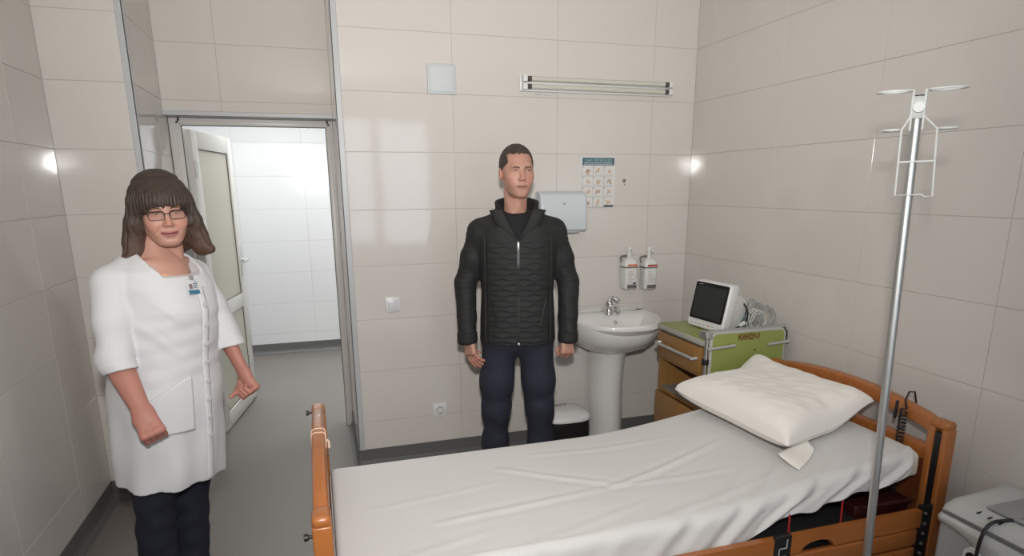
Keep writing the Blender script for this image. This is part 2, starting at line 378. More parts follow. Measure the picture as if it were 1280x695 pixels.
# hand washing poster
t = thing('poster', 'hand-washing poster with a teal heading and rows of small pictures', 'poster', (1.618, D, 1.6125))
M_PAPER = mat('poster_paper', (.74, .73, .71), .35); M_TEAL = mat('poster_teal', (.075, .145, .18), .35); M_TXT = mat('poster_text', (.50, .58, .62), .4)
M_SK1 = mat('print_skin', (.58, .44, .34), .4); M_SK2 = mat('print_skin_dark', (.46, .35, .28), .4); M_INK = mat('print_grey', (.26, .28, .31), .4)
MB().box(-.107, .107, -.0025, -.0005, -.145, .140).build('sheet', M_PAPER, t)
MB().box(-.103, .103, -.0032, -.0024, .092, .136).build('heading_band', M_TEAL, t)
tl = link('title', text_mesh('грип ПРЕВЕНЦІЯ', .021), mat('poster_title', (.32, .52, .50), .4), t, (.0, -.0036, .121), (PI/2, 0, 0)); tl.scale = (1.0, 1.0, 1)
for z in (.107, .099):
    q = MB(); x = -.09
    while x < .085:
        wd = random.uniform(.006, .02); q.box(x, min(x+wd, .09), -.0036, -.0031, z-.002, z+.002); x += wd+.003
    q.build('text_line', M_TXT, t)
for r in range(4):
    for c in range(3):
        cx, cz = -.069+.069*c, .060-.060*r
        cell = MB().box(cx-.0325, cx+.0325, -.0034, -.0024, cz-.0285, cz+.0285).build('picture_panel', mat('panel_white', (.70, .68, .66), .4), t)
        MB().box(cx-.034, cx-.0325, -.0036, -.0024, cz-.030, cz+.030).box(cx-.034, cx+.0325, -.0036, -.0024, cz-.030, cz-.0288).build('panel_line', M_INK, t)
        h = MB()
        for k in range(3):
            a = random.uniform(-.9, .9); px, pz = cx+random.uniform(-.010, .012), cz+random.uniform(-.008, .006); ln = random.uniform(.008, .016)
            d = (math.sin(a)*ln, math.cos(a)*ln)
            poly = rrect(.011, 2*ln, .005, 3); ca, sa = math.cos(a), math.sin(a)
            h.prism([(px+p[0]*ca-p[1]*sa, pz+p[0]*sa+p[1]*ca) for p in poly], 'y', -.0040-.0003*k, -.0033)
        h.build('hand_drawing', M_SK1 if (r+c) % 3 else M_SK2, t)
        MB().cyl((cx-.028, -.0034, cz+.024), (cx-.028, -.0039, cz+.024), .0035, 10).build('step_number', M_INK, t)
        MB().box(cx-.026, cx+.024, -.0038, -.0033, cz-.025, cz-.0225).build('caption', mat('caption_grey', (.45, .42, .40), .5), t)
MB().box(.040, .102, -.0042, -.0033, -.147, -.136).build('dark_strip', mat('dark_strip', (.06, .055, .06), .4), t)
# old wall anchor
t = thing('wall_anchor', 'small round reddish screw plug in the tiles beside the poster', 'screw plug', (1.789, D, 1.617))
MB().lathe([(.012, 0), (.0115, .004), (.006, .005), (.0045, .002)], n=20).build('collar', mat('anchor_pinkgrey', (.40, .30, .28), .6), t, rot=(PI/2, 0, 0))
MB().cyl((0, -.001, 0), (0, -.0035, 0), .0045, 12).build('screw', mat('anchor_dark', (.09, .045, .04), .5), t)
MB().box(.001, .009, -.0022, 0, -.026, -.018, .0008).build('chip_mark', mat('chip_grey', (.25, .23, .21), .7), t)
# two soap dispensers in wall holders
def soap(x, z, band, label, txt, rz):
    t = thing('soap_dispenser', label, 'soap dispenser', (x, D, z), 0, 'wall soap dispensers by the sink')
    M_SB = mat('soap_white', (.73, .73, .71), .3)
    def ring(w, d, zz, cy=-.052): return [(p[0], cy+p[1], zz) for p in rrect(w, d, .014, 4)]
    rings = [ring(.076, .072, 0), ring(.082, .078, .006), ring(.084, .080, .135), ring(.084, .080, .150), ring(.070, .066, .172), ring(.036, .034, .186), ring(.026, .026, .190), ring(.026, .026, .205)]
    n = len(rings[0]); vs = [p for r in rings for p in r]
    MB().add(vs, [(i*n+k, i*n+(k+1) % n, (i+1)*n+(k+1) % n, (i+1)*n+k) for i in range(len(rings)-1) for k in range(n)] + [tuple(range(n)), tuple((len(rings)-1)*n+k for k in range(n))]).build('bottle', M_SB, t)
    MB().prism(rrect(.089, .085, .015, 4, 0, -.052), 'z', .128, .136).build('holder_band', mat('holder_grey', (.16, .15, .14), .4), t)
    MB().box(-.02, .02, -.02, 0, .05, .15, .003).build('wall_bracket', M_WHITE, t)
    MB().tube(bez([(-.036, -.03, .150), (-.044, -.025, .185), (-.030, -.035, .196), (-.005, -.05, .198)], 5), .006, 8).build('holder_arm', mat('holder_grey', (.16, .15, .14), .4), t)
    MB().cyl((0, -.052, .203), (0, -.052, .232), .008, 12).cyl((0, -.052, .230), (0, -.052, 0.253), .014, 14).tube([(0, -.052, .234), (0, -.088, .236), (0, -.098, .226)], .005, 8).build('pump', M_SB, t)
    yf = -.0925
    MB().box(-.028, .038, yf-.0008, yf+.001, .139, .150).build('brand_band', mat(band[0], band[1], .4), t)
    link('lettering', text_mesh(txt, .010), mat('label_dark_red', (.16, .03, .03), .5), t, (.005, yf-.0012, .1445), (PI/2, 0, 0))
    MB().box(-.026, .034, yf-.0006, yf+.001, .004, .026).build('label_foot', mat('label_brown_grey', (.14, .125, .115), .5), t)
    for k in range(7):
        MB().box(-.022, -.022+random.uniform(.02, .048), yf-.0007, yf+.001, .105-.010*k, .1075-.010*k).build('label_line', mat('label_pink', (.52, .36, .34), .5), t)
    return t
a = soap(1.815, .975, ('label_orange', (.68, .17, .08)), 'white pump soap dispenser with orange band, nearer the towel dispenser', '', 0)
MB().box(.010, .030, -.0936, -.092, .030, .038).build('black_mark', M_BLACK, a)
soap(1.950, .968, ('label_red', (.50, .06, .05)), 'white pump soap dispenser with red band and dark lettering', 'SEPT', 0)

# ------------------------------------------------------------------ wash basin
SX = 1.65
t = thing('wash_basin', 'white ceramic wash basin on a pedestal below the soap dispensers', 'sink', (SX, D-.02, 0))
def outl(th, sc, fx=.292, fy=.465, n=2.5):
    # th 0..pi sweeps the front, flat at the wall (y = 0)
    c, s_ = math.cos(th), math.sin(th)
    x = math.copysign(abs(c)**(2/n), c)*fx; y = -abs(s_)**(2/n)*fy
    return x, y
NB = 40
def ring(sx, sy, z, y0=0.0, yb=0.0):
    pts = []
    for k in range(NB+1):
        x, y = outl(PI*k/NB, 1); pts.append((x*sx, yb+y*sy+y0*(1 if y < -1e-6 else 0), z))
    for k in range(1, 12): # straight back edge
        f = k/12; pts.append((pts[NB][0]*(1-f)+pts[0][0]*f, yb, z + 0))
    return pts
def ped_ring(w, d, z, y): return [(w*math.cos(PI*k/NB), y-d*abs(math.sin(PI*k/NB)), z) for k in range(NB+1)] + [(-w+2*w*k/12, y, z) for k in range(1, 12)]
R_ = [ring(.36, .45, .615), ring(.55, .62, .635), ring(.78, .82, .675), ring(.92, .94, .725), ring(.985, .99, .775), ring(1, 1, .815), ring(1, 1, .826), ring(.985, .985, .833),
      ring(.945, .955, .828), ring(.90, .90, .812, yb=-.075), ring(.83, .80, .775, yb=-.085), ring(.66, .66, .725, yb=-.10), ring(.40, .45, .700, yb=-.14), ring(.08, .10, .694, yb=-.22)]
n = len(R_[0])
b = MB().add([p for r in R_ for p in r], [(i*n+k, i*n+(k+1) % n, (i+1)*n+(k+1) % n, (i+1)*n+k) for i in range(len(R_)-1) for k in range(n)] + [tuple(range(n)), tuple((len(R_)-1)*n+k for k in range(n))])
b.build('bowl', M_CERAM, t, smooth=1.2)
MB().grid(lambda u, v: (-.24+.48*u, -.0+(-.028)*math.sin(v*PI), .828+.030*math.sin(u*PI)**.5*(1-abs(2*v-1))), 30, 9).build('back_ledge', M_CERAM, t, smooth=1.2)
P_ = [ped_ring(.125, .17, 0, -.08), ped_ring(.118, .16, .02, -.08), ped_ring(.104, .15, .12, -.08), ped_ring(.100, .148, .40, -.08), ped_ring(.104, .17, .58, -.08), ped_ring(.112, .19, .640, -.08)]
MB().add([p for r in P_ for p in r], [(i*n+k, i*n+(k+1) % n, (i+1)*n+(k+1) % n, (i+1)*n+k) for i in range(len(P_)-1) for k in range(n)] + [tuple(range(n)), tuple((len(P_)-1)*n+k for k in range(n))]).build('pedestal', M_CERAM, t, smooth=1.2)
MB().lathe([(.013, 0), (.013, .003), (.007, .003), (.006, .001)], n=18).build('overflow_ring', M_CHROME, t, loc=(.045, -.112, .782), rot=(PI/2-.5, 0, 0))
MB().lathe([(.024, 0), (.024, .004), (.012, .005)], n=20).build('drain', M_CHROME, t, loc=(0, -.265, .694))
tp = thing('tap', 'chrome mixer tap standing on the wash basin', 'tap', (SX+.028, D-.075, .826))
MB().lathe([(.026, 0), (.026, .006), (.021, .010), (.019, .040), (.022, .068), (.021, .078), (.012, .085)], n=24).build('body', M_CHROME, tp, smooth=.9)
MB().tube(bez([(0, -.008, .040), (.004, -.05, .052), (.006, -.095, .048), (.006, -.115, .030)], 6), [.015]*12+[.013]*7, 14).build('spout', M_CHROME, tp)
MB().tube(bez([(0, 0, .080), (.012, .0, .096), (.035, -.004, .094), (.058, -.012, .076)], 5), [.014, .014, .014, .013, .013, .012, .012, .012, .012, .012, .013, .013, .014, .015, .014, .010], 12).build('lever', M_CHROME, tp)
t = thing('drain_pipe', 'thin waste hose and trap running down beside the basin pedestal', 'pipe', (1.625, D-.055, .25))
MB().tube(bez([(.03, -.02, .38), (.0, 0, .33), (-.004, 0, .24), (-.002, 0, .12), (-.002, 0, .02), (.004, .02, .0), (.008, .052, .0)], 6), .014, 12).build('pipe', mat('pipe_white', (.58, .56, .53), .4), t)
MB().cyl((-.002, 0, .19), (-.002, 0, .215), .019, 14).build('coupling', M_GREYP, t)
MB().cyl((-.002, 0, .155), (-.002, 0, .165), .017, 14).build('coupling', M_GREYP, t)
MB().tube(bez([(.0, -.01, .40), (-.012, -.012, .34), (-.008, -.014, .28), (.006, -.012, .22)], 6), .006, 8).build('braided_hose', mat('hose_dark', (.10, .09, .085), .5), t)
MB().lathe([(.030, 0), (.030, .004), (.016, .010)], n=18).build('wall_flange', mat('flange_brown', (.10, .07, .06), .5), t, loc=(.008, .0505, .0), rot=(PI/2, 0, 0))

# ------------------------------------------------------------------ waste bin
t = thing('waste_bin', 'low waste bin with white lid and black bag beside the pedestal', 'waste bin', (1.335, 3.29, 0))
def oval(rx, ry, z, nn=36, p=3.0):
    return [(math.copysign(abs(math.cos(a))**(2/p), math.cos(a))*rx, math.copysign(abs(math.sin(a))**(2/p), math.sin(a))*ry, z) for a in [2*PI*k/nn for k in range(nn)]]
def loft(rings, name, m, par, smooth=.7, caps=(True, True)):
    n = len(rings[0]); mb = MB().add([p for r in rings for p in r], [(i*n+k, i*n+(k+1) % n, (i+1)*n+(k+1) % n, (i+1)*n+k) for i in range(len(rings)-1) for k in range(n)] + ([tuple(range(n))] if caps[0] else []) + ([tuple((len(rings)-1)*n+k for k in range(n))] if caps[1] else []))
    return mb.build(name, m, par, smooth)
loft([oval(.105, .085, .0), oval(.110, .09, .01), oval(.125, .105, .235), oval(.128, .108, .25)], 'bin_body', M_WHITE, t)
def bag(z, r0, amp):
    o = []
    for k in range(72):
        a = 2*PI*k/72; e = r0*(1+amp*math.sin(k*2.1)+amp*.7*math.sin(k*5.3+z*60)); c, s_ = math.cos(a), math.sin(a)
        o.append((math.copysign(abs(c)**.667, c)*.138*e, math.copysign(abs(s_)**.667, s_)*.117*e, z+.006*math.sin(k*1.3)))
    return o
loft([bag(.06, .97, .02), bag(.10, 1.0, .03), bag(.15, 1.0, .025), bag(.19, 1.01, .02), bag(.235, 1.01, .012), bag(.257, .98, .0)], 'bin_bag', mat('black_bag', (.018, .018, .018), .25, bump=(40, .5, .01)), t, caps=(False, False))
loft([oval(.140, .120, 0.253), oval(.146, .126, .257), oval(.146, .126, 0.273), oval(.138, .118, 0.285), oval(.132, .112, 0.287), oval(.120, .10, 0.299), oval(.06, .05, 0.309), oval(.005, .005, 0.310)], 'lid', M_WHITE, t)
for k, s in enumerate(('ВІДХОДИ', 'КЛАС А')):
    link('lettering', text_mesh(s, .022), M_BLACK, t, (-.02, .062-.028*k, .3075+.0022*k), (.05, 0, 0))
# ------------------------------------------------------------------ bedside cabinet
CW, CDp, CH = .425, .44, .86
cb = thing('bedside_cabinet', 'oak bedside cabinet with green top, drawer and fold-down green table flap', 'cabinet', (1.752, 2.547, 0), math.radians(-1))
bd = MB().box(.006, CDp, 0, .02, .06, .83).box(.006, CDp, CW-.02, CW, .06, .83).box(CDp-.012, CDp, .02, CW-.02, .06, .83).box(.006, CDp-.012, .02, CW-.02, .06, .08).box(.006, CDp-.012, .02, CW-.02, .485, .503).box(.006, CDp-.012, .02, CW-.02, .665, .68)
bd.build('body', M_CABW, cb)
MB().box(-.012, CDp+.005, -.008, CW+.008, .83, .857, .004).build('top_edge', mat('grey_edge', (.40, .39, .35), .4), cb)
MB().box(-.004, CDp-.003, .0, CW, .855, .861, .001).build('top_surface', M_GREEN, cb)
MB().box(.012, CDp-.02, .022, CW-.022, .503, .508).build('shelf_mat', mat('shelf_grey', (.20, .20, .18), .5), cb)
dw = MB().box(-.012, .006, .004, CW-.004, .685, .818, .002).box(.006, CDp-.04, .03, CW-.03, .70, .71).build('drawer', M_CABW, cb)
MB().tube([(-.012, .035, .760), (-.038, .035, .760), (-.038, CW-.035, .760), (-.012, CW-.035, .760)], .009, 10).build('handle', mat('satin_aluminium', (.62, .62, .60), .35, metal=.7), dw)
MB().box(.002, .005, .01, CW-.01, .818, .829).build('shadow_gap', M_GASKET, cb)
do = MB().box(-.012, .006, .004, CW-.004, .075, .480, .002).build('cabinet_door', M_CABW, cb)
MB().tube([(-.012, .06, .44), (-.034, .06, .44), (-.034, .06, .32), (-.012, .06, .32)], .006, 8).build('handle', M_STEEL, do)
for x in (.04, CDp-.05):
    for y in (.04, CW-.04):
        c = MB().lathe([(.022, -.011), (.025, -.008), (.025, .008), (.022, .011)], n=18).build('castor', M_RUBBER, cb, loc=(x, y, .025), rot=(PI/2, 0, 0))
        MB().box(x-.012, x+.012, y-.014, y+.014, .045, .065, .002).build('castor_fork', M_STEEL, cb)
# table flap hanging on the near side
fp = MB().prism(rrect(.405, .44, .025, 4, .225, .672), 'y', -.040, -.024).build('flap', M_GREEN, cb)
MB().tube([(x, -.032, z) for x, z in rrect(.412, .447, .028, 5, .225, .672)], .009, 8, closed=True).build('flap_edge', mat('flap_edge_grey', (.42, .43, .40), .4), fp)
MB().tube([(.0, -.052, .826), (.14, -.052, .834)], .008, 10).tube([(.0, -.052, .826), (.0, -.03, .826)], .008, 8).build('bar', mat('satin_aluminium', (.62, .62, .60), .35, metal=.7), fp)
MB().tube([(.325, -.052, .826), (.445, -.052, .834)], .008, 10).tube([(.445, -.052, .834), (.445, -.03, .834)], .008, 8).build('bar', mat('satin_aluminium', (.62, .62, .60), .35, metal=.7), fp)
MB().tube([(-.004, -.028, .58), (-.004, -.028, .905), (.44, -.022, .905), (.455, -.022, .86)], .010, 10).build('support_frame', M_STEEL, cb)
MB().cyl((-.004, -.028, .745), (-.004, -.028, .77), .017, 14).build('clamp', M_BLACK, cb)
MB().box(-.022, .016, -.05, .012, .875, .908, .004).build('joint_block', M_STEEL, cb)
MB().box(.43, .452, -.034, .0, .83, .885, .004).build('end_block', M_BLACK, cb)
lt = link('lettering', text_mesh('КИИІSЧ1', .040, .0014), mat('brown_paint', (.13, .03, .012), .6), fp, (.225, -.0405, .868), (PI/2, 0, 0)); lt.scale = (.74, 1, 1)
MB().cyl((.262, -.039, .800), (.262, -.043, .800), .005, 10).build('rivet', mat('dark_bronze', (.08, .05, .02), .4), fp)

# ------------------------------------------------------------------ patient monitor
mo = thing('patient_monitor', 'white patient monitor with a dark screen on the bedside cabinet', 'monitor', (1.868, 2.735, .862), math.radians(-90+5))
# local: front faces -y, width along x
tilt = .20
b = MB()
for (w_, h_, y, z0, r) in ():
    pass
def mon_ring(w_, h0, h1, y, r, n=5): # ring in xz plane leaning back
    pts = rrect(w_, h1-h0, r, n, 0, (h0+h1)/2); return [(p[0], y+p[1]*math.tan(tilt), p[1]) for p in pts]
rg = [mon_ring(.262, .012, .238, .002, .016), mon_ring(.274, .006, .244, .008, .018), mon_ring(.274, .006, .244, .045, .018), mon_ring(.258, .010, .236, .060, .02)]
loft(rg, 'front_case', M_WHITE, mo)
rg = [mon_ring(.236, .012, .205, .055, .015), mon_ring(.225, .008, .180, .115, .015), mon_ring(.215, .004, .150, .150, .012)]
loft(rg, 'rear_case', mat('monitor_rear', (.62, .61, .58), .4), mo)
sc_ = MB().add([(p[0], p[1]*math.tan(tilt)-.0005, p[1]) for p in rrect(.236, .178, .008, 4, 0, .142)] + [(p[0], p[1]*math.tan(tilt)+.006, p[1]) for p in rrect(.236, .178, .008, 4, 0, .142)],
     [tuple(range(20)), tuple(range(39, 19, -1))] + [(i, i+20, (i+1) % 20+20, (i+1) % 20) for i in range(20)] if False else [])
def plate(w_, h_, cz, r, y0, y1, name, m, cx=0):
    A = [(p[0], p[1]*math.tan(tilt)+y0, p[1]) for p in rrect(w_, h_, r, 4, cx, cz)]; B_ = [(p[0], p[1]*math.tan(tilt)+y1, p[1]) for p in rrect(w_, h_, r, 4, cx, cz)]
    k = len(A); return MB().add(A+B_, [tuple(range(k)), tuple(range(2*k-1, k-1, -1))] + [(i, i+k, (i+1) % k+k, (i+1) % k) for i in range(k)]).build(name, m, mo)
plate(.250, .188, .142, .010, -.001, .006, 'screen_bezel', mat('screen_bezel', (.008, .008, .008), .25))
plate(.222, .158, .140, .003, -.0018, .002, 'screen', mat('dark_screen', (.035, .038, .037), .16))
plate(.026, .003, .226, .001, -.002, .001, 'logo', mat('logo_grey', (.35, .35, .35), .4), cx=-.085)
for k in range(6): plate(.014, .005, .026, .002, -.001, .004, 'button', M_GREYP if k != 4 else mat('button_red', (.55, .12, .10), .4), cx=-.10+.033*k)
MB().tube(bez([(.045, .10, .19), (.045, .10, .215), (-.045, .10, .215), (-.045, .10, .19)], 6), .006, 8).build('carry_handle', M_WHITE, mo)
# probe leads heaped beside the monitor
cr = random.Random(5)
def coil(c, rx, rz, ry, turns, r, m, name, label, grp=None, tail=None):
    t = thing(name, label, 'cable', (c[0], c[1], .862), 0, grp); pts = []
    for k in range(turns*16+1):
        a = 2*PI*k/16; q = 1-.35*k/(turns*16)
        pts.append((rx*q*math.cos(a)+cr.uniform(-.004, .004), ry*math.sin(a*.5+1)+cr.uniform(-.003, .003), c[2]-.862+rz*q*math.sin(a)+cr.uniform(-.004, .004)))
    if tail: pts += tail
    mn = min(p[2] for p in pts) - r
    pts = [(p[0], p[1], max(p[2], r)) for p in pts]
    MB().tube(bez(pts, 3), r, 7).build('cable', m, t); return t
M_CG = mat('cable_grey', (.33, .35, .34), .5); M_CW = mat('cable_white', (.58, .58, .55), .5); M_CB = mat('cable_teal', (.10, .16, .19), .5)
coil((2.105, 2.655, .945), .055, .075, .02, 4, .0032, M_CG, 'sensor_cable', 'looped grey sensor cable heaped beside the monitor')
coil((2.085, 2.600, .925), .050, .058, .02, 4, .0030, M_CW, 'sensor_cable', 'looped white sensor cable in front of the grey coil')
coil((2.055, 2.640, .915), .030, .050, .015, 3, .0045, M_CB, 'sensor_cable', 'dark teal cable loops next to the monitor back')
coil((2.135, 2.585, .935), .045, .065, .018, 3, .0028, M_CG, 'sensor_cable', 'thin grey lead coil by the wall beside the monitor')
t = thing('power_cable', 'black power cable with plug lying over the monitor', 'cable', (1.90, 2.575, .862))
MB().tube(bez([(.005, .0, .020), (.03, -.012, .035), (.075, -.020, .060), (.11, .0, .085), (.135, .04, .12), (.125, .09, .165), (.085, .11, .185), (.06, .10, .172)], 6), .0048, 8).build('cord', M_BLACK, t)
MB().tube([(-.03, .0, .008), (.0, .0, .016), (.02, -.008, .030)], [.012, .013, .007], 10).build('plug', M_BLACK, t)
MB().tube([(.055, -.017, .049), (.085, -.017, .067)], .009, 10).build('cord_tag', M_CW, t)

# ------------------------------------------------------------------ hospital bed
bed = thing('hospital_bed', 'wooden hospital bed with arched headboard and slatted side rails', 'bed', (1.02, 2.0, 0))
BL = (-1.02, -2.0, 0)
HP = .765
def board(side):       # side +1 headboard at the wall, -1 footboard
    xi, xo = (2.070, 2.120) if side > 0 else (-.018, -.068)
    lo, hi = min(xi, xo), max(xi, xo); nm = 'headboard' if side > 0 else 'footboard'
    for (y0, y1) in ((1.530, 1.605), (2.395, 2.470)):
        near = y0 < 2
        p = MB()
        ya, yb = (1.552, 1.578) if near else (2.422, 2.448)      # slot in the inner face
        p.box(lo, hi, y0, ya, .12, HP-.028, .006).box(lo, hi, yb, y1, .12, HP-.028, .006)
        a_, b_ = (xi+.022, xo) if side > 0 else (xo, xi-.022)
        p.box(min(a_, b_), max(a_, b_), ya-.006, yb+.006, .12, HP-.03)
        p.box(lo, hi, y0, y1, HP-.035, HP, .014)
        po = p.build(nm+'_post', M_WOOD, bed, loc=BL)
        MB().box(min(xi+side*.004, xi+side*.023), max(xi+side*.004, xi+side*.023), ya+.002, yb-.002, .15, HP-.045).build('rail_guide', M_BLACK, po, loc=(0, 0, 0))
    # arched top rail
    prof = rrect(.042, .060, .012, 4); K = 30; vs = []; m = len(prof)
    for k in range(K+1):
        y = 1.598+.804*k/K; z = HP-.032+.046*math.sin(PI*k/K)**.75
        for (px, pz) in prof: vs.append(((lo+hi)/2+px, y, z+pz))
    MB().add(vs, [(i*m+j, i*m+(j+1) % m, (i+1)*m+(j+1) % m, (i+1)*m+j) for i in range(K) for j in range(m)] + [tuple(range(m)), tuple(K*m+j for j in range(m))]).build(nm+'_top_rail', M_WOOD, bed, loc=BL)
    MB().box(lo+.006, hi-.006, 1.60, 2.40, .595, .655, .006).build(nm+'_mid_rail', M_WOOD, bed, loc=BL)
    MB().box(lo+.018, hi-.018, 1.60, 2.40, .24, .60).build(nm+'_panel', M_WOODD, bed, loc=BL)
    MB().box(lo+.006, hi-.006, 1.60, 2.40, .18, .245, .006).build(nm+'_bottom_rail', M_WOOD, bed, loc=BL)
    for y in (1.5675, 2.4325):
        c = MB().lathe([(.035, -.014), (.05, -.010), (.05, .010), (.035, .014)], n=24).build('castor', M_RUBBER, bed, loc=((lo+hi)/2-1.02, y-2.0, .05), rot=(PI/2, 0, 0))
        MB().box((lo+hi)/2-.014, (lo+hi)/2+.014, y-.022, y+.022, .09, .125, .003).build('castor_fork', M_STEEL, bed, loc=BL)
board(1); board(-1)
for y in (1.56, 2.44):     # adjusting knobs on the outside of the footboard
    z = .735 if y > 2 else .70
    MB().tube([(-.068, y, z), (-.078, y, z), (-.080, y, z), (-.090, y, z)], [.005, .005, .010, .010], 12).build('knob', mat('dark_bolt', (.03, .028, .025), .4, metal=.4), bed, loc=BL)
for y in (2.02, 2.06): # thin pale ties round the foot rail
    MB().tube([(-.043+p[0], y, HP-.032+.046*math.sin(PI*(y-1.598)/.804)**.75+p[1]) for p in rrect(.045, .063, .013, 4)], .0018, 6, closed=True).build('tie', mat('pale_tie', (.75, .55, .42), .5), bed, loc=BL)
MB().tube(bez([(-.018, 2.04, HP+.01), (-.012, 2.04, HP-.0), (-.012, 2.04, HP-.02)], 4), .004, 6).build('tie_knot', mat('pale_tie', (.75, .55, .42), .5), bed, loc=BL)
# side rails, three slats each side
for (y0, y1) in ((1.528, 1.552), (2.448, 2.472)):
    for k in range(3):
        zt = .440-.0735*k
        if k == 0:
            s = MB()   # the top slat carries a hand hold
            outer = [(.045, zt), (.045, zt-.066)] + [(1.485, zt-.066)] + [(1.557+.068*math.cos(a), zt-.066+.034*math.sin(a)) for a in [PI-PI*q/12 for q in range(13)]] + [(2.012, zt-.066), (2.012, zt)]
            s.prism(outer, 'y', y0, y1)
            o = s.build('side_rail_slat', M_WOODX, bed, loc=BL, smooth=.5)
        else:
            o = MB().box(.045, 2.006, y0, y1, zt-.066, zt, .008).build('side_rail_slat', M_WOODX, bed, loc=BL)
    for x in (2.012, -.01):
        g = MB().box(x, x+.054, y0+.004, y1-.002, .20, .455, .004).build('rail_end', M_BLACK, bed, loc=BL)
        for k in range(6): MB().cyl((x+.02, y0+.006, .225+.04*k), (x+.02, y0-.001, .225+.04*k), .006, 10).build('rail_stud', M_STEEL, g)
    for x in (1.375, .30):
        g = MB().box(x, x+.066, y0-.006, y0+.012, .21, .452, .004).build('rail_bracket', M_BLACK, bed, loc=BL)
        for k in range(7):
            MB().box(x+.014, x+.048, y0-.0075, y0-.005, .225+.03*k, .229+.03*k).box(x+(.014 if k % 2 else .044), x+(.018 if k % 2 else .048), y0-.0075, y0-.005, .225+.03*k, .259+.03*k).build('rib', M_GREYP, g)
MB().box(.05, 2.0, 1.60, 2.40, .385, .412, .004).build('platform', mat('dark_steel_frame', (.022, .022, .024), .5), bed, loc=BL)
MB().box(.05, 2.05, 1.59, 1.63, .32, .39, .004).box(.05, 2.05, 2.37, 2.41, .32, .39, .004).build('frame_beam', mat('dark_steel_frame', (.022, .022, .024), .5), bed, loc=BL)
M_RED = mat('dark_red_steel', (.040, .004, .004), .5)
MB().box(1.78, 2.03, 1.60, 1.66, .40, .455, .006).tube([(1.80, 1.60, .45), (2.02, 1.585, .455)], .008, 8).build('lifting_frame', M_RED, bed, loc=BL)
for x in (1.46, 1.68, 1.80): MB().tube([(x, 1.563, .40), (x, 1.566, .50+.1*(x-1.46))], .0035, 6).build('strap', mat('red_strap', (.35, .02, .02), .6), bed, loc=BL)
t = thing('control_cable', 'coiled black spring cable hanging over the headboard', 'cable', (2.055, 1.70, .42))
pts = [(2.13, 1.715, .76), (2.105, 1.712, .822), (2.07, 1.705, .828), (2.050, 1.700, .80), (2.046, 1.698, .765)]
hx = [(2.046+.012*math.cos(2*PI*k/10), 1.697+.012*math.sin(2*PI*k/10), .765-.36*k/260) for k in range(0, 261)]
MB().tube([(p[0]-2.045, p[1]-1.70, p[2]-.42) for p in pts[:-1]+hx], .0036, 6).build('cable', M_BLACK, t)
MB().tube([(-.003, .025, .37), (-.003, .028, .30)], .006, 8).build('cable_end', M_BLACK, t)

# ------------------------------------------------------------------ mattress, sheet, pillow
def sstep(t): t = max(0., min(1., t)); return t*t*(3-2*t)
def mbot(x): return .420+.115*sstep((x-1.0)/1.15)
YN, YF, XF, XH = 1.572, 2.345, -.0165, 2.045
t = thing('mattress', 'cream mattress edge showing under the hanging sheet', 'mattress', (1.02, 1.96, .42))
def matt(u, v):
    x = XF+.012+(XH-XF-.03)*u; a = 2*PI*v
    c, s_ = math.cos(a), math.sin(a); yy = 1.958+math.copysign(abs(c)**.22, c)*.372; zz = mbot(x)+.058+math.copysign(abs(s_)**.35, s_)*.056
    return (x-1.02, yy-1.96, zz-.42)
m_ = MB().grid(matt, 40, 41); m_.add([matt(0, k/40) for k in range(40)], [tuple(range(40))]); m_.add([matt(1, k/40) for k in range(40)], [tuple(range(40))])
m_.build('ticking', M_MATT, t)
def nz2(x, y):
    return (math.sin(3.1*x+1.3*y+.5)+.6*math.sin(7.3*x-4.1*y+1.1)+.5*math.sin(2.2*x+9.7*y+2.0)+.3*math.sin(14.*x+11.*y))/2.4
def hem(x): return mbot(x)+.030-.075*sstep((1.45-x)/.35)+.006*math.sin(x*23)+.004*math.sin(x*51+1)
def ridge(d, w): return math.exp(-(d/w)**2)
CREASES = [((.30, 1.80), (.95, 1.86), .006), ((.95, 1.86), (1.50, 2.02), .009), ((.60, 2.12), (.98, 1.86), .006), ((.10, 1.95), (.60, 2.02), .003), ((1.0, 1.62), (1.5, 1.70), .004), ((.75, 2.2), (1.35, 2.15), .004),
           ((.98, 1.86), (1.45, 1.80), .004), ((1.62, 1.60), (1.80, 1.72), .004), ((.55, 1.6), (1.02, 1.72), .003), ((1.25, 1.64), (1.46, 1.80), .005), ((1.38, 1.62), (1.55, 1.74), .005), ((.08, 1.62), (.5, 1.72), .003)]
def segd(p, a, b):
    ax_, ay_ = a; bx_, by_ = b; dx, dy = bx_-ax_, by_-ay_; L2 = dx*dx+dy*dy
    q = ((p[0]-ax_)*dx+(p[1]-ay_)*dy)/L2; qq = max(0, min(1, q)); return math.hypot(p[0]-ax_-qq*dx, p[1]-ay_-qq*dy), qq
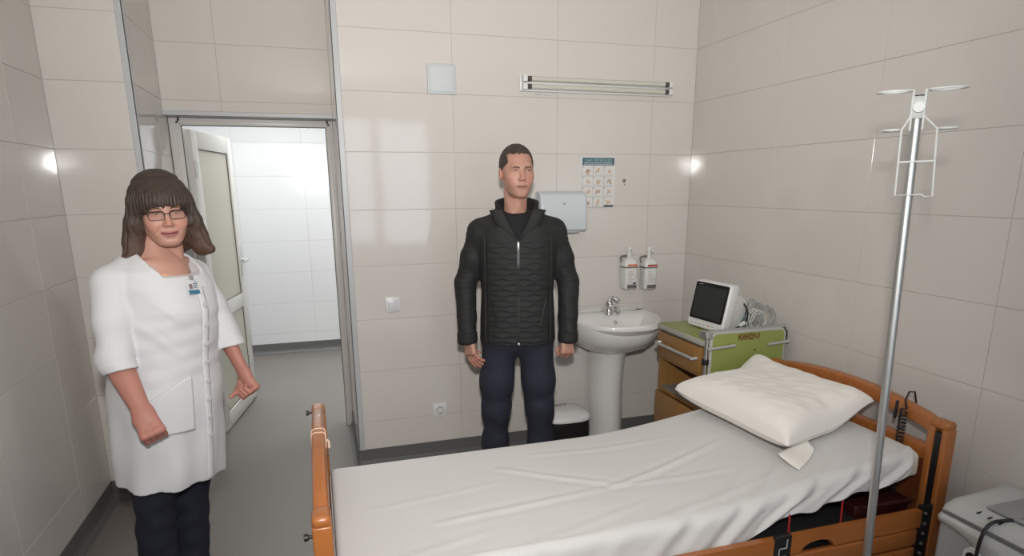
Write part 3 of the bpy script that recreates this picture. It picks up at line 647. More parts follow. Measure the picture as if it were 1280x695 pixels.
def sheetf(u, v):
    # u along the bed, v across: hang far side, top, hang near side
    x = XF+(XH-XF)*u
    top = mbot(x)+.122; r = .035
    xe = min(x-XF, XH-x); er = .045 if x > 1 else .022                       # rounding at the two ends
    drop = er-math.sqrt(max(0, er*er-(er-xe)**2)) if xe < er else 0.0
    inset = 0
    s1, s2 = .10, .88                                     # v ranges: far hang, top, near hang
    if v < s1:
        f = v/s1; y, z = YF+.004, top-r-drop-(1-f)*.085
    elif v < s1+.05:
        a = (v-s1)/.05*PI/2; y, z = YF-r+r*math.cos(a)+.004*(1-math.sin(a)), top-r+r*math.sin(a)-drop
    elif v < s2-.05:
        f = (v-s1-.05)/(s2-.10-s1); y = YF-r+(YN+r-YF+r)*f
        z = top-drop+.004*nz2(x*1.3, y*1.3)
        for a, b, h in CREASES:
            d, q = segd((x, y), a, b)
            if d < .05: z += .45*h*(ridge(d, .013)-.55*ridge(d-.028, .016))*math.sin(PI*min(1, max(0, .12+.88*q)))**.5
    elif v < s2:
        a = (v-s2+.05)/.05*PI/2; rr = r
        y, z = YN+rr-rr*math.sin(a), top-rr+rr*math.cos(a)-drop
    else:
        f = (v-s2)/(1-s2); h = hem(x); y = YN-.001-.004*math.sin(f*2); z = (top-r-drop)*(1-f)+h*f
    # slanting folds on the near side
    if v > .66:
        g = sstep((v-.66)/.24); ph = (x-(1-v)*1.1)*38
        am = .010*g*(.25+.75*sstep((x-.75)/.5))
        fo = (math.sin(ph)+.5*math.sin(ph*1.7+1))*am
        y -= fo*.6*g+.004*g; z += fo*.45*(1-g*.6)
    if xe < .02 and v > s2: y += .02*(1-xe/.02)*(1 if x < 1 else .5)
    # rounded puffed corner at the head end
    if x > 1.80 and v > .80: y += .045*sstep((x-1.93)/.115)**2
    return (x-1.02, y-1.96, z-.42)
t = thing('bed_sheet', 'rumpled white sheet spread over the hospital bed mattress', 'sheet', (1.02, 1.96, .42))
sm = MB().grid(sheetf, 300, 170)
# end flaps
def endf(xs, sign):
    def f(u, v):
        p = sheetf(xs, .06+.90*u); return (p[0]+sign*.004*math.sin(PI*v), p[1], p[2]-.085*v)
    return f
sm.grid(endf(0, -1), 120, 6).grid(lambda u, v: endf(1, 1)(.05+.74*u, v), 120, 6)
so = sm.build('cloth', M_SHEET, t, smooth=3.0)
so.modifiers.new('thickness', 'SOLIDIFY').thickness = .002

PZ = mbot(1.79)+.122
t = thing('pillow', 'plump cream pillow lying at the head of the bed', 'pillow', (1.79, 2.07, PZ))
PC = {(-1, 1): (1.500, 2.385), (1, 1): (1.985, 2.452), (1, -1): (2.062, 1.830), (-1, -1): (1.535, 1.690)}
PW, PL_, PH = .285, .385, .170
def pil(sgn):
    def f(u, v):
        a, b = 2*u-1, 2*v-1
        aa, bb = a*(1-.09*(1-b*b)*abs(a)**3), b*(1-.09*(1-a*a)*abs(b)**3)
        x = y = 0
        for (ca, cb), (qx, qy) in PC.items():
            w_ = (1+ca*aa)*(1+cb*bb)/4; x += w_*qx; y += w_*qy
        e = max(0, (1-a**4)*(1-b**4)); h = PH*e**.48
        e = e**(1-.25*max(0, -a)*max(0, b)); h = PH*e**.48
        wr = .0025*math.sin(17*a+7*b)*max(0, -b)**3*e**.3*(1 if sgn > 0 else .3) + .006*nz2(a*2.2, b*2.2)*e**.5
        z = (h*.66+wr) if sgn > 0 else -h*.30
        z += .046 + .045*sstep((a-.1)/.9) + .045*sstep((a+b-1.2)/.8) + .012*abs(a*b)**3 + .02*sstep((a-b-1.2)/.8)
        base = mbot(x)+.122-PZ+.006
        if sgn < 0: z = max(z, base)
        return (x-1.79, y-2.07, max(z, base))
    return f
pm = MB().grid(pil(1), 70, 90); pm.grid(pil(-1), 40, 50)
po = pm.build('pillowcase', M_PILLOW, t, smooth=3.0)
def flap(u, v):  # open end of the pillowcase, folded out at the near corner
    q = -.050+.088*v*(1-.55*u**1.5); x = 1.560+.966*.165*u+.257*q; y = 1.700+.257*.165*u-.966*q
    z = mbot(x)+.122-PZ+.008+.030*(1-v)**1.5+.006*math.sin(u*8)*v*(1-v)*2
    return (x-1.79, y-2.07, z)
fo = MB().grid(flap, 20, 8).build('open_flap', M_PILLOW, t, smooth=3.0); fo.modifiers.new('thickness', 'SOLIDIFY').thickness = .003

# ------------------------------------------------------------------ drip stand
ax_ = Vector((.66, -.75, 0)).normalized(); ay_ = Vector((.75, .66, 0)).normalized()
iv = thing('drip_stand', 'tall steel drip stand with white wire hooks at the bedside', 'drip stand', (1.5, 1.275, 0))
TOPP = Vector((.0, .05, 1.80)); BASEP = Vector((0, 0, .07))
def ivp(s, z, d=0.0):
    f = (z-.07)/1.73; c = BASEP+(TOPP-BASEP)*f; return Vector((c.x, c.y, z))+ax_*s+ay_*d
MB().tube([ivp(0, .06), ivp(0, 1.80)], .0112, 18).build('pole', M_STEEL, iv)
MB().tube([ivp(0, 1.795), ivp(0, 1.803)], .0112, 16).build('end_cap', M_BLACK, iv)
MB().box(-.018, .018, -.016, -.006, 1.745, 1.80, .003).build('hook_block', mat('knob_grey', (.40, .42, .40), .4), iv, loc=tuple(ivp(0, 0)*0+Vector((TOPP.x, TOPP.y, 0))), rot=(0, 0, math.atan2(ax_.y, ax_.x)))
MB().tube([ivp(.002, 1.772, -.014), ivp(.002, 1.772, -.030)], .013, 16).build('clamp_knob', mat('knob_grey', (.40, .42, .40), .4), iv)
hk = MB(); wr = .0026
for s in (-1, 1):
    x0, x1 = (.015, .095) if s < 0 else (.015, .102)
    ring_ = [ivp(s*(x0+(x1-x0)*(.5-.5*math.cos(a))), 1.815+(.002*math.sin(a)), .038*math.sin(a)) for a in [2*PI*k/28 for k in range(28)]]
    hk = MB().tube(ring_, wr, 7, closed=True); hk.build('hook_loop', M_WIRE, iv)
    x0, x1 = (.032, .075) if s < 0 else (.045, .090)
    ring_ = [ivp(s*(x0+(x1-x0)*(.5-.5*math.cos(a))), 1.719, .024*math.sin(a)) for a in [2*PI*k/22 for k in range(22)]]
    MB().tube(ring_, wr, 7, closed=True).build('hook_loop', M_WIRE, iv)
    xi = -.013 if s < 0 else .014; xo = -.031 if s < 0 else .046
    MB().tube([ivp(xi, 1.815, -.014), ivp(xi-.0 if s < 0 else xi, 1.717, -.014), ivp(xo, 1.719, -.014), ivp(xi, 1.752, -.014)], wr, 7).build('hook_wire', M_WIRE, iv)
MB().tube([ivp(-.031, 1.719, -.014), ivp(-.030, 1.554, -.014), ivp(.030, 1.556, -.014), ivp(.034, 1.551, -.014), ivp(.053, 1.552, -.014), ivp(.046, 1.719, -.014)], wr, 7).tube([ivp(-.030, 1.638, -.014), ivp(.049, 1.640, -.014)], wr, 7).build('bottle_frame', M_WIRE, iv)
MB().lathe([(.03, .055), (.03, .09), (.018, .11)], n=20).build('base_hub', M_STEEL, iv)
for k in range(5):
    a = 2*PI*k/5+.35; c, s_ = math.cos(a), math.sin(a)
    lg = MB().tube([(.02*c, .02*s_, .075), (.26*c, .26*s_, .068)], [.014, .011], 10).build('leg', M_STEEL, iv)
    MB().lathe([(.018, -.009), (.026, -.006), (.026, .006), (.018, .009)], n=18).build('castor', M_RUBBER, iv, loc=(.26*c, .26*s_, .026), rot=(PI/2, 0, a))
    MB().cyl((.26*c, .26*s_, .048), (.26*c, .26*s_, .07), .008, 10).build('castor_stem', M_STEEL, iv)

# ------------------------------------------------------------------ grey medical device by the wall
dv = thing('medical_device', 'light grey medical device with curved lid standing by the right wall', 'medical device', (1.935, 1.41, 0))
M_DV = mat('device_grey', (.36, .365, .37), .42); M_DVL = mat('device_light', (.50, .51, .50), .38)
# local x into the wall, local -y towards the camera side
W_, Ln = .285, .48
body = [(0, .05), (0, .485), (.012, .520), (.05, .540), (W_, .548), (W_, .05)]
o = MB().prism(body, 'y', -Ln, 0).build('housing', M_DV, dv); bv = o.modifiers.new('bevel', 'BEVEL'); bv.width = .014; bv.segments = 3; bv.limit_method = 'ANGLE'; bv.angle_limit = .6
# shoulder panel with a curved lower edge
def shoulder(u, v):
    y = -Ln*u; lo = .488-.165*sstep((u-.05)/.85); z = .512*(1-v)+lo*v
    x = -.003-.004*math.sin(v*PI)
    if v < .25: x = -.003+.012*((.25-v)/.25)**2; 
    return (x, y-.004, z)
o = MB().grid(shoulder, 40, 14).build('shoulder_panel', M_DVL, dv, smooth=3); o.modifiers.new('thickness', 'SOLIDIFY').thickness = -.006
lid = [(.004, .522), (.0, .530), (.010, .546), (.045, .562), (W_-.01, .574), (W_, .568), (W_, .548), (.05, .541), (.014, .524)]
def lidr(y, sc): return [(p[0]*1.0+sc*.010, y, p[1]-sc*.012) for p in lid]
LR = [lidr(-.002, .6), lidr(-.015, .1)] + [lidr(-.03-.44*k/8, 0) for k in range(9)] + [lidr(-Ln+.002, .5)]
loft(LR, 'lid', M_DVL, dv, smooth=.5)
MB().box(.06, W_-.02, -.46, -.10, .568, .5755, .004).build('lid_inset', mat('device_inset', (.31, .32, .325), .4), dv)
for k in range(3): MB().box(.020, .052, -.105-.035*k, -.102-.035*k, .5555, .5605).build('lid_mark', M_BLACK, dv)
def gap(u, v): return (-.0045+.004*v, -.01-.44*u, .5185+.006*v)
MB().grid(gap, 10, 3).build('lid_gap', mat('gap_dark', (.10, .10, .10), .6), dv)
kn = MB().prism(rrect(.052, .080, .025, 6, -.135, .415), 'x', -.018, .002).build('knob_housing', M_WHITE, dv)
MB().cyl((-.017, -.135, .425), (-.0205, -.135, .425), .0165, 18).build('knob_socket', M_BLACK, kn)
pn = MB().box(-.0125, -.006, -.40, -.245, .375, .465, .003).build('button_panel', mat('device_inset', (.31, .32, .325), .4), dv)
for k in range(3): MB().box(-.016, -.012, -.285-.045*k, -.255-.045*k, .385, .405, .002).build('button', M_DVL, pn)
MB().box(-.0135, -.0115, -.385, -.26, .42, .458, .001).build('display', M_BLACK, pn)
for (x, y) in ((.04, -.05), (.24, -.05), (.04, -.43), (.24, -.43)):
    MB().lathe([(.018, -.01), (.025, -.007), (.025, .007), (.018, .01)], n=16).build('castor', M_RUBBER, dv, loc=(x, y, .025), rot=(PI/2, 0, 0))
t = thing('device_cable', 'black cord draped over the grey medical device', 'cable', (1.93, 1.28, 0))
MB().tube(bez([(.255, -.30, .584), (.20, -.18, .582), (.12, -.085, .5735), (.05, -.045, .566), (.005, -.030, .552), (-.020, -.028, .50), (-.024, -.026, .40), (-.026, -.02, .2), (-.03, -.01, .02), (-.06, -.05, .006), (-.12, -.2, .006)], 8), .0055, 8).build('cord', M_BLACK, t)
# ------------------------------------------------------------------ people: surfaces grown from smooth distance fields
f32 = np.float32
class Field:
    """distance field sampled on a regular grid (local coordinates, metres)"""
    def __init__(s, lo, hi, h):
        s.lo, s.h = np.array(lo, f32), h
        n = np.ceil((np.array(hi)-np.array(lo))/h).astype(int)+1
        s.ax = [(s.lo[i]+h*np.arange(n[i])).astype(f32) for i in range(3)]
        s.X, s.Y, s.Z = s.ax[0][:, None, None], s.ax[1][None, :, None], s.ax[2][None, None, :]
        s.F = np.full(n, 9.0, f32)
    def smin(s, d, k):
        if k <= 0: s.F = np.minimum(s.F, d); return s
        h = np.clip(.5+.5*(s.F-d)/k, 0, 1); s.F = (s.F*(1-h)+d*h-k*h*(1-h)).astype(f32); return s
    def smax(s, d, k=0.0):
        if k <= 0: s.F = np.maximum(s.F, d); return s
        h = np.clip(.5-.5*(s.F-d)/k, 0, 1); s.F = (s.F*(1-h)+d*h+k*h*(1-h)).astype(f32); return s
    def cut(s, d, k=0.0): return s.smax(-d, k)
    # primitives (return distance arrays)
    def cone(s, a, b, ra, rb, sq=(1, 1, 1)):
        q = np.array(sq, f32); a_ = np.array(a, f32); ba = np.array(b, f32)-a_; L2 = float((ba*ba).sum())+1e-9
        px, py, pz = s.X-a_[0], s.Y-a_[1], s.Z-a_[2]
        t = np.clip((px*ba[0]+py*ba[1]+pz*ba[2])/L2, 0, 1)
        return np.sqrt(((px-t*ba[0])/q[0])**2+((py-t*ba[1])/q[1])**2+((pz-t*ba[2])/q[2])**2)-(ra+(rb-ra)*t)
    def ell(s, c, r, rot=None):
        px, py, pz = s.X-c[0], s.Y-c[1], s.Z-c[2]
        if rot is not None:
            M = np.array(rot.to_3x3() if hasattr(rot, 'to_3x3') else rot, float).T
            px, py, pz = M[0, 0]*px+M[0, 1]*py+M[0, 2]*pz, M[1, 0]*px+M[1, 1]*py+M[1, 2]*pz, M[2, 0]*px+M[2, 1]*py+M[2, 2]*pz
        k0 = np.sqrt((px/r[0])**2+(py/r[1])**2+(pz/r[2])**2); k1 = np.sqrt((px/r[0]**2)**2+(py/r[1]**2)**2+(pz/r[2]**2)**2)
        return k0*(k0-1)/(k1+1e-6)
    def chain(s, pts, rs, k=.02, sq=(1, 1, 1)):
        for i in range(len(pts)-1): s.smin(s.cone(pts[i], pts[i+1], rs[i], rs[i+1], sq), k)
        return s
    def loft(s, zs, a, bf, bb, cy=None, cx=None, p=2.4):
        """upright body of elliptical sections: half width a, half depth to the front bf and to the back bb"""
        z = s.Z.ravel(); A = np.interp(z, zs, a).astype(f32)[None, None, :]; BF = np.interp(z, zs, bf).astype(f32)[None, None, :]; BB = np.interp(z, zs, bb).astype(f32)[None, None, :]
        CY = (np.interp(z, zs, cy) if cy is not None else z*0).astype(f32)[None, None, :]; CX = (np.interp(z, zs, cx) if cx is not None else z*0).astype(f32)[None, None, :]
        y = s.Y-CY; B = np.where(y < 0, BF, BB)
        d = (np.abs((s.X-CX)/A)**p+np.abs(y/B)**p)**(1/p)
        d = (d-1)*np.minimum(A, B)
        return np.maximum(d, np.maximum(zs[0]-s.Z, s.Z-zs[-1]))
    def front(s, x, z):
        """y of the surface seen from the front at (x, z)"""
        i, k = int(round((x-s.lo[0])/s.h)), int(round((z-s.lo[2])/s.h)); c = s.F[i, :, k]; j = int(np.argmax(c < 0))
        return float(s.ax[1][j]-s.h*c[j]/(c[j]-c[j-1])) if j > 0 else 0.0
    def mesh(s):
        F = s.F; S = F < 0; n = F.shape
        cs = [F[i:n[0]-1+i, j:n[1]-1+j, k:n[2]-1+k] for i in (0, 1) for j in (0, 1) for k in (0, 1)]
        sm = np.zeros(tuple(q-1 for q in n), np.int8)
        for i in (0, 1):
            for j in (0, 1):
                for k in (0, 1): sm += S[i:n[0]-1+i, j:n[1]-1+j, k:n[2]-1+k]
        act = (sm > 0) & (sm < 8); I = np.argwhere(act)
        idx = np.full(act.shape, -1, np.int32); idx[act] = np.arange(len(I))
        C = np.stack([c[act] for c in cs], 1); off = np.array([(i, j, k) for i in (0, 1) for j in (0, 1) for k in (0, 1)], f32)
        acc = np.zeros((len(I), 3), f32); cnt = np.zeros(len(I), f32)
        for a in range(8):
            for b in range(a+1, 8):
                if np.abs(off[a]-off[b]).sum() != 1: continue
                va, vb = C[:, a], C[:, b]; m = (va < 0) != (vb < 0)
                t = np.where(m, va/np.where(m, va-vb, 1), 0)
                acc += np.where(m[:, None], off[a]+(off[b]-off[a])*t[:, None], 0); cnt += m
        V = s.lo+(I+acc/cnt[:, None])*s.h
        Q = []
        for ax in range(3):
            u, v = [(1, 2), (2, 0), (0, 1)][ax]
            sl0 = [slice(1, -1)]*3; sl1 = [slice(1, -1)]*3; sl0[ax] = slice(0, -1); sl1[ax] = slice(1, None)
            A, B = S[tuple(sl0)], S[tuple(sl1)]
            for flip, msk in ((0, A & ~B), (1, ~A & B)):
                P = np.argwhere(msk); 
                if len(P) == 0: continue
                o = np.ones(3, int); o[ax] = 0; P = P+o
                du = np.zeros(3, int); du[u] = 1; dv_ = np.zeros(3, int); dv_[v] = 1
                g = lambda R: idx[R[:, 0], R[:, 1], R[:, 2]]
                q = np.stack([g(P-du-dv_), g(P-dv_), g(P), g(P-du)], 1)
                Q.append(q[:, ::-1] if flip else q)
        return V.astype(float), np.concatenate(Q) if Q else np.zeros((0, 4), int)
def np_mesh(name, V, Q, cols=None, m=None):
    me = bpy.data.meshes.new(name); me.vertices.add(len(V)); me.vertices.foreach_set('co', np.asarray(V, f32).ravel())
    me.loops.add(Q.size); me.loops.foreach_set('vertex_index', Q.astype(np.int32).ravel())
    me.polygons.add(len(Q)); me.polygons.foreach_set('loop_start', np.arange(0, Q.size, 4, dtype=np.int32)); me.polygons.foreach_set('loop_total', np.full(len(Q), 4, np.int32))
    me.polygons.foreach_set('use_smooth', np.ones(len(Q), bool)); me.update(); me.validate()
    if cols is not None:
        at = me.color_attributes.new('skin', 'FLOAT_COLOR', 'POINT'); at.data.foreach_set('color', np.concatenate([cols, np.ones((len(V), 1))], 1).astype(f32).ravel())
    if m: me.materials.append(m)
    return me
def merge(parts):
    Vs, Qs, Cs, n = [], [], [], 0
    for V, Q, C in parts: Vs.append(V); Qs.append(Q+n); Cs.append(C); n += len(V)
    return np.concatenate(Vs), np.concatenate(Qs), np.concatenate(Cs)
def xform(V, M): M = np.array(M); return V @ M[:3, :3].T + M[:3, 3]
def smooth01(x): x = np.clip(x, 0, 1); return x*x*(3-2*x)
def wav(X, Y, Z, f, sd=0):
    return (np.sin(f*(X*1.1+.4*Y+.3*Z)+sd)+np.sin(f*(.3*X-1.2*Y+.8*Z)+1.7+sd)+np.sin(f*(-.6*X+.5*Y+1.3*Z)+4.1+sd*2))/3

# ---- head.  origin between the eyes' level at the skull centre, front is -y
def head_field(sc, fem):
    h = .0024
    F = Field((-.105, -.135, -.235), (.105, .125, .14), h)
    F.F = F.ell((0, .014, .032), (.0755, .096, .086)).astype(f32)
    F.smin(F.ell((0, -.020, -.012), (.0655, .072, .090)), .025)
    if fem:
        F.smin(F.ell((0, -.026, -.058), (.0600, .056, .050)), .03); F.smin(F.cone((-.010, -.074, -.096), (.010, -.074, -.096), .017, .017), .026)
        for s in (-1, 1): F.smin(F.cone((s*.045, -.004, -.056), (s*.022, -.056, -.092), .017, .015), .028)
    else:
        F.smin(F.ell((0, -.028, -.056), (.0530, .055, .050)), .026); F.smin(F.cone((-.009, -.078, -.103), (.009, -.078, -.103), .0155, .0155), .022)
        for s in (-1, 1): F.smin(F.cone((s*.0450, .000, -.052), (s*.017, -.062, -.100), .0160, .012), .022)
    for s in (-1, 1):
        F.smin(F.ell((s*.044, -.053, -.026), (.022, .024, .018)), .022)             # cheekbone
        if fem: F.smin(F.ell((s*.032, -.064, -.050), (.022, .020, .022)), .02)      # cheek
        else: F.smin(F.ell((s*.030, -.060, -.054), (.020, .018, .022)), .02)
    F.smin(F.cone((-.036, -.078, .0195), (.036, -.078, .0195), .0120, .0120), .014)   # brow
    for s in (-1, 1): F.cut(F.ell((s*.031, -.101, .000), (.018, .017, .0115)), .012)
    # eyelids
    for s in (-1, 1):
        F.smin(F.ell((s*.031, -.073, .0005), (.0165, .0130, .0095)), .006)
    # nose
    F.smin(F.cone((0, -.084, .014), (0, -.102, -.028), .0068, .0084), .012)
    F.smin(F.ell((0, -.106, -.0355), (.0105, .0115, .0095)), .008)
    for s in (-1, 1): F.smin(F.ell((s*.0115, -.096, -.0395), (.0068, .0100, .0075)), .006); F.cut(F.ell((s*.0065, -.102, -.0460), (.0035, .005, .003)), .003)
    # mouth: lips laid along the surface of the muzzle
    mw = .0265 if fem else .0255; up_ = .0042 if fem else .0
    F.smin(F.ell((0, -.066, -.069), (.038, .022, .024)), .018)
    if fem:
        for s in (-1, 1): F.smin(F.ell((s*.040, -.062, -.038), (.019, .017, .017)), .02)
    L = {}
    for nm, xs, zs_, dy in (('up', (0, .5, .92), (-.0672, -.0668+.2*up_, -.0708+up_), .0008), ('lo', (0, .45, .85), (-.0775, -.0768+.2*up_, -.0732+up_*.8), .0006), ('slit', (0, .5, 1.0), (-.0720, -.0719+.25*up_, -.0714+up_), -.0018)):
        L[nm] = [(x*mw, F.front(x*mw, z)+dy, z) for x, z in zip(xs, zs_)]
    mir = lambda p, s: (s*p[0], p[1], p[2])
    for s in (-1, 1):
        for nm, rr, k in (('up', (.0042, .0038, .0022) if fem else (.0034, .0032, .0018), .003), ('lo', (.0050, .0046, .0022) if fem else (.0044, .0040, .0018), .003)):
            for i in range(2): F.smin(F.cone(mir(L[nm][i], s), mir(L[nm][i+1], s), rr[i], rr[i+1]), k)
    for s in (-1, 1):
        for i in range(2): F.cut(F.cone(mir(L['slit'][i], s), mir(L['slit'][i+1], s), .0022, .0018), .0025)
        if fem: 
            p0, p1 = (s*.024, F.front(s*.024, -.046)-.001, -.046), (s*.037, F.front(s*.037, -.066)-.001, -.066); F.cut(F.cone(p0, p1, .0020, .0016), .009)
    F.lips = L
    F.cut(F.ell((0, -.094, -.0905), (.016, .006, .005)), .008)
    # ears
    for s in (-1, 1):
        e = Matrix.Rotation(-.25, 3, 'X') @ Matrix.Rotation(s*.30, 3, 'Z')
        F.smin(F.ell((s*.0765, .014, -.012), (.0085, .0185, .030), e), .010); F.cut(F.ell((s*.086, .010, -.010), (.006, .011, .019), e), .005)
    # neck
    r = .047 if fem else .053
    F.smin(F.cone((0, .034, -.24), (0, .030, -.095), r+.006, r, (1, .95, 1)), .022)
    for s in (-1, 1): F.smin(F.cone((s*.040, .038, -.085), (s*.018, -.018, -.225), .012, .010), .02)
    F.smin(F.ell((0, -.028, -.096), (.036, .044, .020)), .03)
    if not fem: F.smin(F.ell((0, -.016, -.160), (.011, .012, .018)), .03)
    return F
def face_colors(V, base, lip, fem, L):
    C = np.tile(np.array(base), (len(V), 1)); x, y, z = V[:, 0], V[:, 1], V[:, 2]
    def mixc(wt, col): 
        nonlocal C
        C = C*(1-wt[:, None])+np.array(col)*wt[:, None]
    def g(cx, cy, cz, r): return np.exp(-((x-cx)**2+(y-cy)**2+(z-cz)**2)/r**2)
    red = np.array(base)*np.array([1.04, .80, .76])
    for s in (-1, 1): mixc(.55*g(s*.042, -.07, -.040, .026), red); mixc(.5*g(s*.082, .012, -.012, .03), red)
    mixc(.55*g(0, -.112, -.037, .018), red)
    if not fem:
        st = np.clip(1-np.abs(z+.088)/.040, 0, 1)*np.clip((-y-.0)/.05, 0, 1); mixc(.22*smooth01(st*1.6), np.array(base)*.55)
    # lips
    def seg(a, b):
        a, b = np.array(a), np.array(b); t = np.clip(((V-a)@(b-a))/((b-a)@(b-a)), 0, 1); return np.linalg.norm(V-a-t[:, None]*(b-a), axis=1)
    sg = lambda nm: np.minimum.reduce([seg((s*L[nm][i][0], L[nm][i][1], L[nm][i][2]), (s*L[nm][i+1][0], L[nm][i+1][1], L[nm][i+1][2])) for s in (-1, 1) for i in (0, 1)])
    dl = np.minimum(sg('up'), sg('lo')-.0008)
    mixc(smooth01(((.0060 if fem else .0052)-dl)/.0025)*(1 if fem else .8), lip)
    mixc(.75*smooth01((.0048-sg('slit'))/.0025), np.array(lip)*.30)
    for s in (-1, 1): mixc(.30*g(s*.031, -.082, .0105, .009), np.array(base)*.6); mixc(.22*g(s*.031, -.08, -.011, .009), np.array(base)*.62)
    return C
# ---- hand.  wrist at the origin, fingers towards -z, palm faces +y, thumb on the side of sx*x
def hand(curl, sx=1, thumb=(0.5, .35), spread=.06, sc=1.0, forearm=0.0, fist=False, wrist=.0):
    h = .0022
    F = Field((-.085, -.06, -.20), (.085, .10, .05+forearm), h)
    Fs = []
    for i, (x0, l) in enumerate(((.030, .95), (.010, 1.05), (-.010, 1.0), (-.028, .80))):
        x = sx*x0; F.smin(F.cone((x*.62, 0, -.012), (x, -.004, -.088), .0145, .0125, (1, .92, 1)), .016)
        F.smin(F.ell((x, -.0095, -.087), (.0095, .0090, .0105)), .007); Fs.append((x, l, i))
    F.smin(F.ell((sx*.004, .010, -.055), (.032, .013, .038)), .014)
    F.smin(F.cone((0, 0, .03+forearm), (0, 0, -.015), .0255+forearm*.10, .0245, (1.12, .82, 1)), .02)
    for x, l, i in Fs:
        p = Vector((x, -.003, -.088)); ang = 0.0; d0 = (x/.03)*spread
        c = curl[i] if hasattr(curl[0], '__len__') else curl
        segs = ((.042*l, .0098, .0092), (.026*l, .0090, .0084), (.021*l, .0083, .0068))
        for k, (ln, ra, rb) in enumerate(segs):
            ang += c[k]; d = Vector((math.sin(d0)*math.cos(ang), math.sin(ang), -math.cos(ang)*math.cos(d0)))
            q = p+d*ln; F.smin(F.cone(p, q, ra, rb), .004 if k else .006); p = q
    # thumb leaves the side of the palm
    p = Vector((sx*.026, .006, -.028)); a, b = thumb
    d = Vector((sx*math.sin(a)*math.cos(b), math.sin(b), -math.cos(a)*math.cos(b)))
    q = p+d*.042; F.smin(F.cone(p, q, .0155, .0118), .014)
    d2 = Vector((sx*math.sin(a-.35)*math.cos(b+.15), math.sin(b+.15), -math.cos(a-.35)*math.cos(b+.15)))
    q2 = q+d2*.032; F.smin(F.cone(q, q2, .0112, .0100), .006)
    d3 = Vector((sx*math.sin(a-.75)*math.cos(b+.3), math.sin(b+.3), -math.cos(a-.75)*math.cos(b+.3)))
    F.smin(F.cone(q2, q2+d3*.026, .0098, .0078), .005)
    V, Q = F.mesh(); return V*sc, Q
def hand_colors(V, base):
    C = np.tile(np.array(base), (len(V), 1)); w_ = smooth01((-V[:, 2]-.06)/.08)[:, None]*.5
    return C*(1-w_)+np.array(base)*np.array([1.05, .80, .76])*w_
def frame(o, zdir, ydir):
    """matrix whose -z points along zdir and +y towards ydir"""
    z = -Vector(zdir).normalized(); y = Vector(ydir); y = (y-z*y.dot(z)).normalized(); x = y.cross(z)
    return Matrix(((x.x, y.x, z.x, o[0]), (x.y, y.y, z.y, o[1]), (x.z, y.z, z.z, o[2]), (0, 0, 0, 1)))
M_SKIN = mat('skin', (.55, .32, .24), .5, spec=.35, sss=.12, attr='skin')
M_EYE = mat('eye', (.62, .60, .57), .25, attr='skin')
def eye(parent, M, c, look, iris, sc=1.0):
    """almond eye: flattened ball with iris and pupil coloured on it, plus an upper lash line"""
    F = MB(); n1, n2 = 24, 16; V = []; Cc = []
    lx, lz = look
    for i in range(n1+1):
        a = 2*PI*i/n1
        for j in range(n2+1):
            b = -PI/2+PI*j/n2; V.append((math.cos(a)*math.cos(b), math.sin(b), math.sin(a)*math.cos(b)))
    V = np.array(V)
    W = V*np.array([.0135, .0120, .0045])
    d = np.hypot(W[:, 0]-lx, W[:, 2]-lz); col = np.tile(np.array((.42, .39, .37)), (len(W), 1))
    fr = V[:, 1] < 0
    col[(d < .0060) & fr] = iris; col[(d < .0026) & fr] = (.01, .01, .01)
    Q = np.array([(i*(n2+1)+j, i*(n2+1)+j+1, (i+1)*(n2+1)+j+1, (i+1)*(n2+1)+j) for i in range(n1) for j in range(n2)])
    V2 = xform(W*sc+np.array(c), M)
    o = link('eye', np_mesh('eye', V2, Q, col, M_EYE), None, parent)
    return o
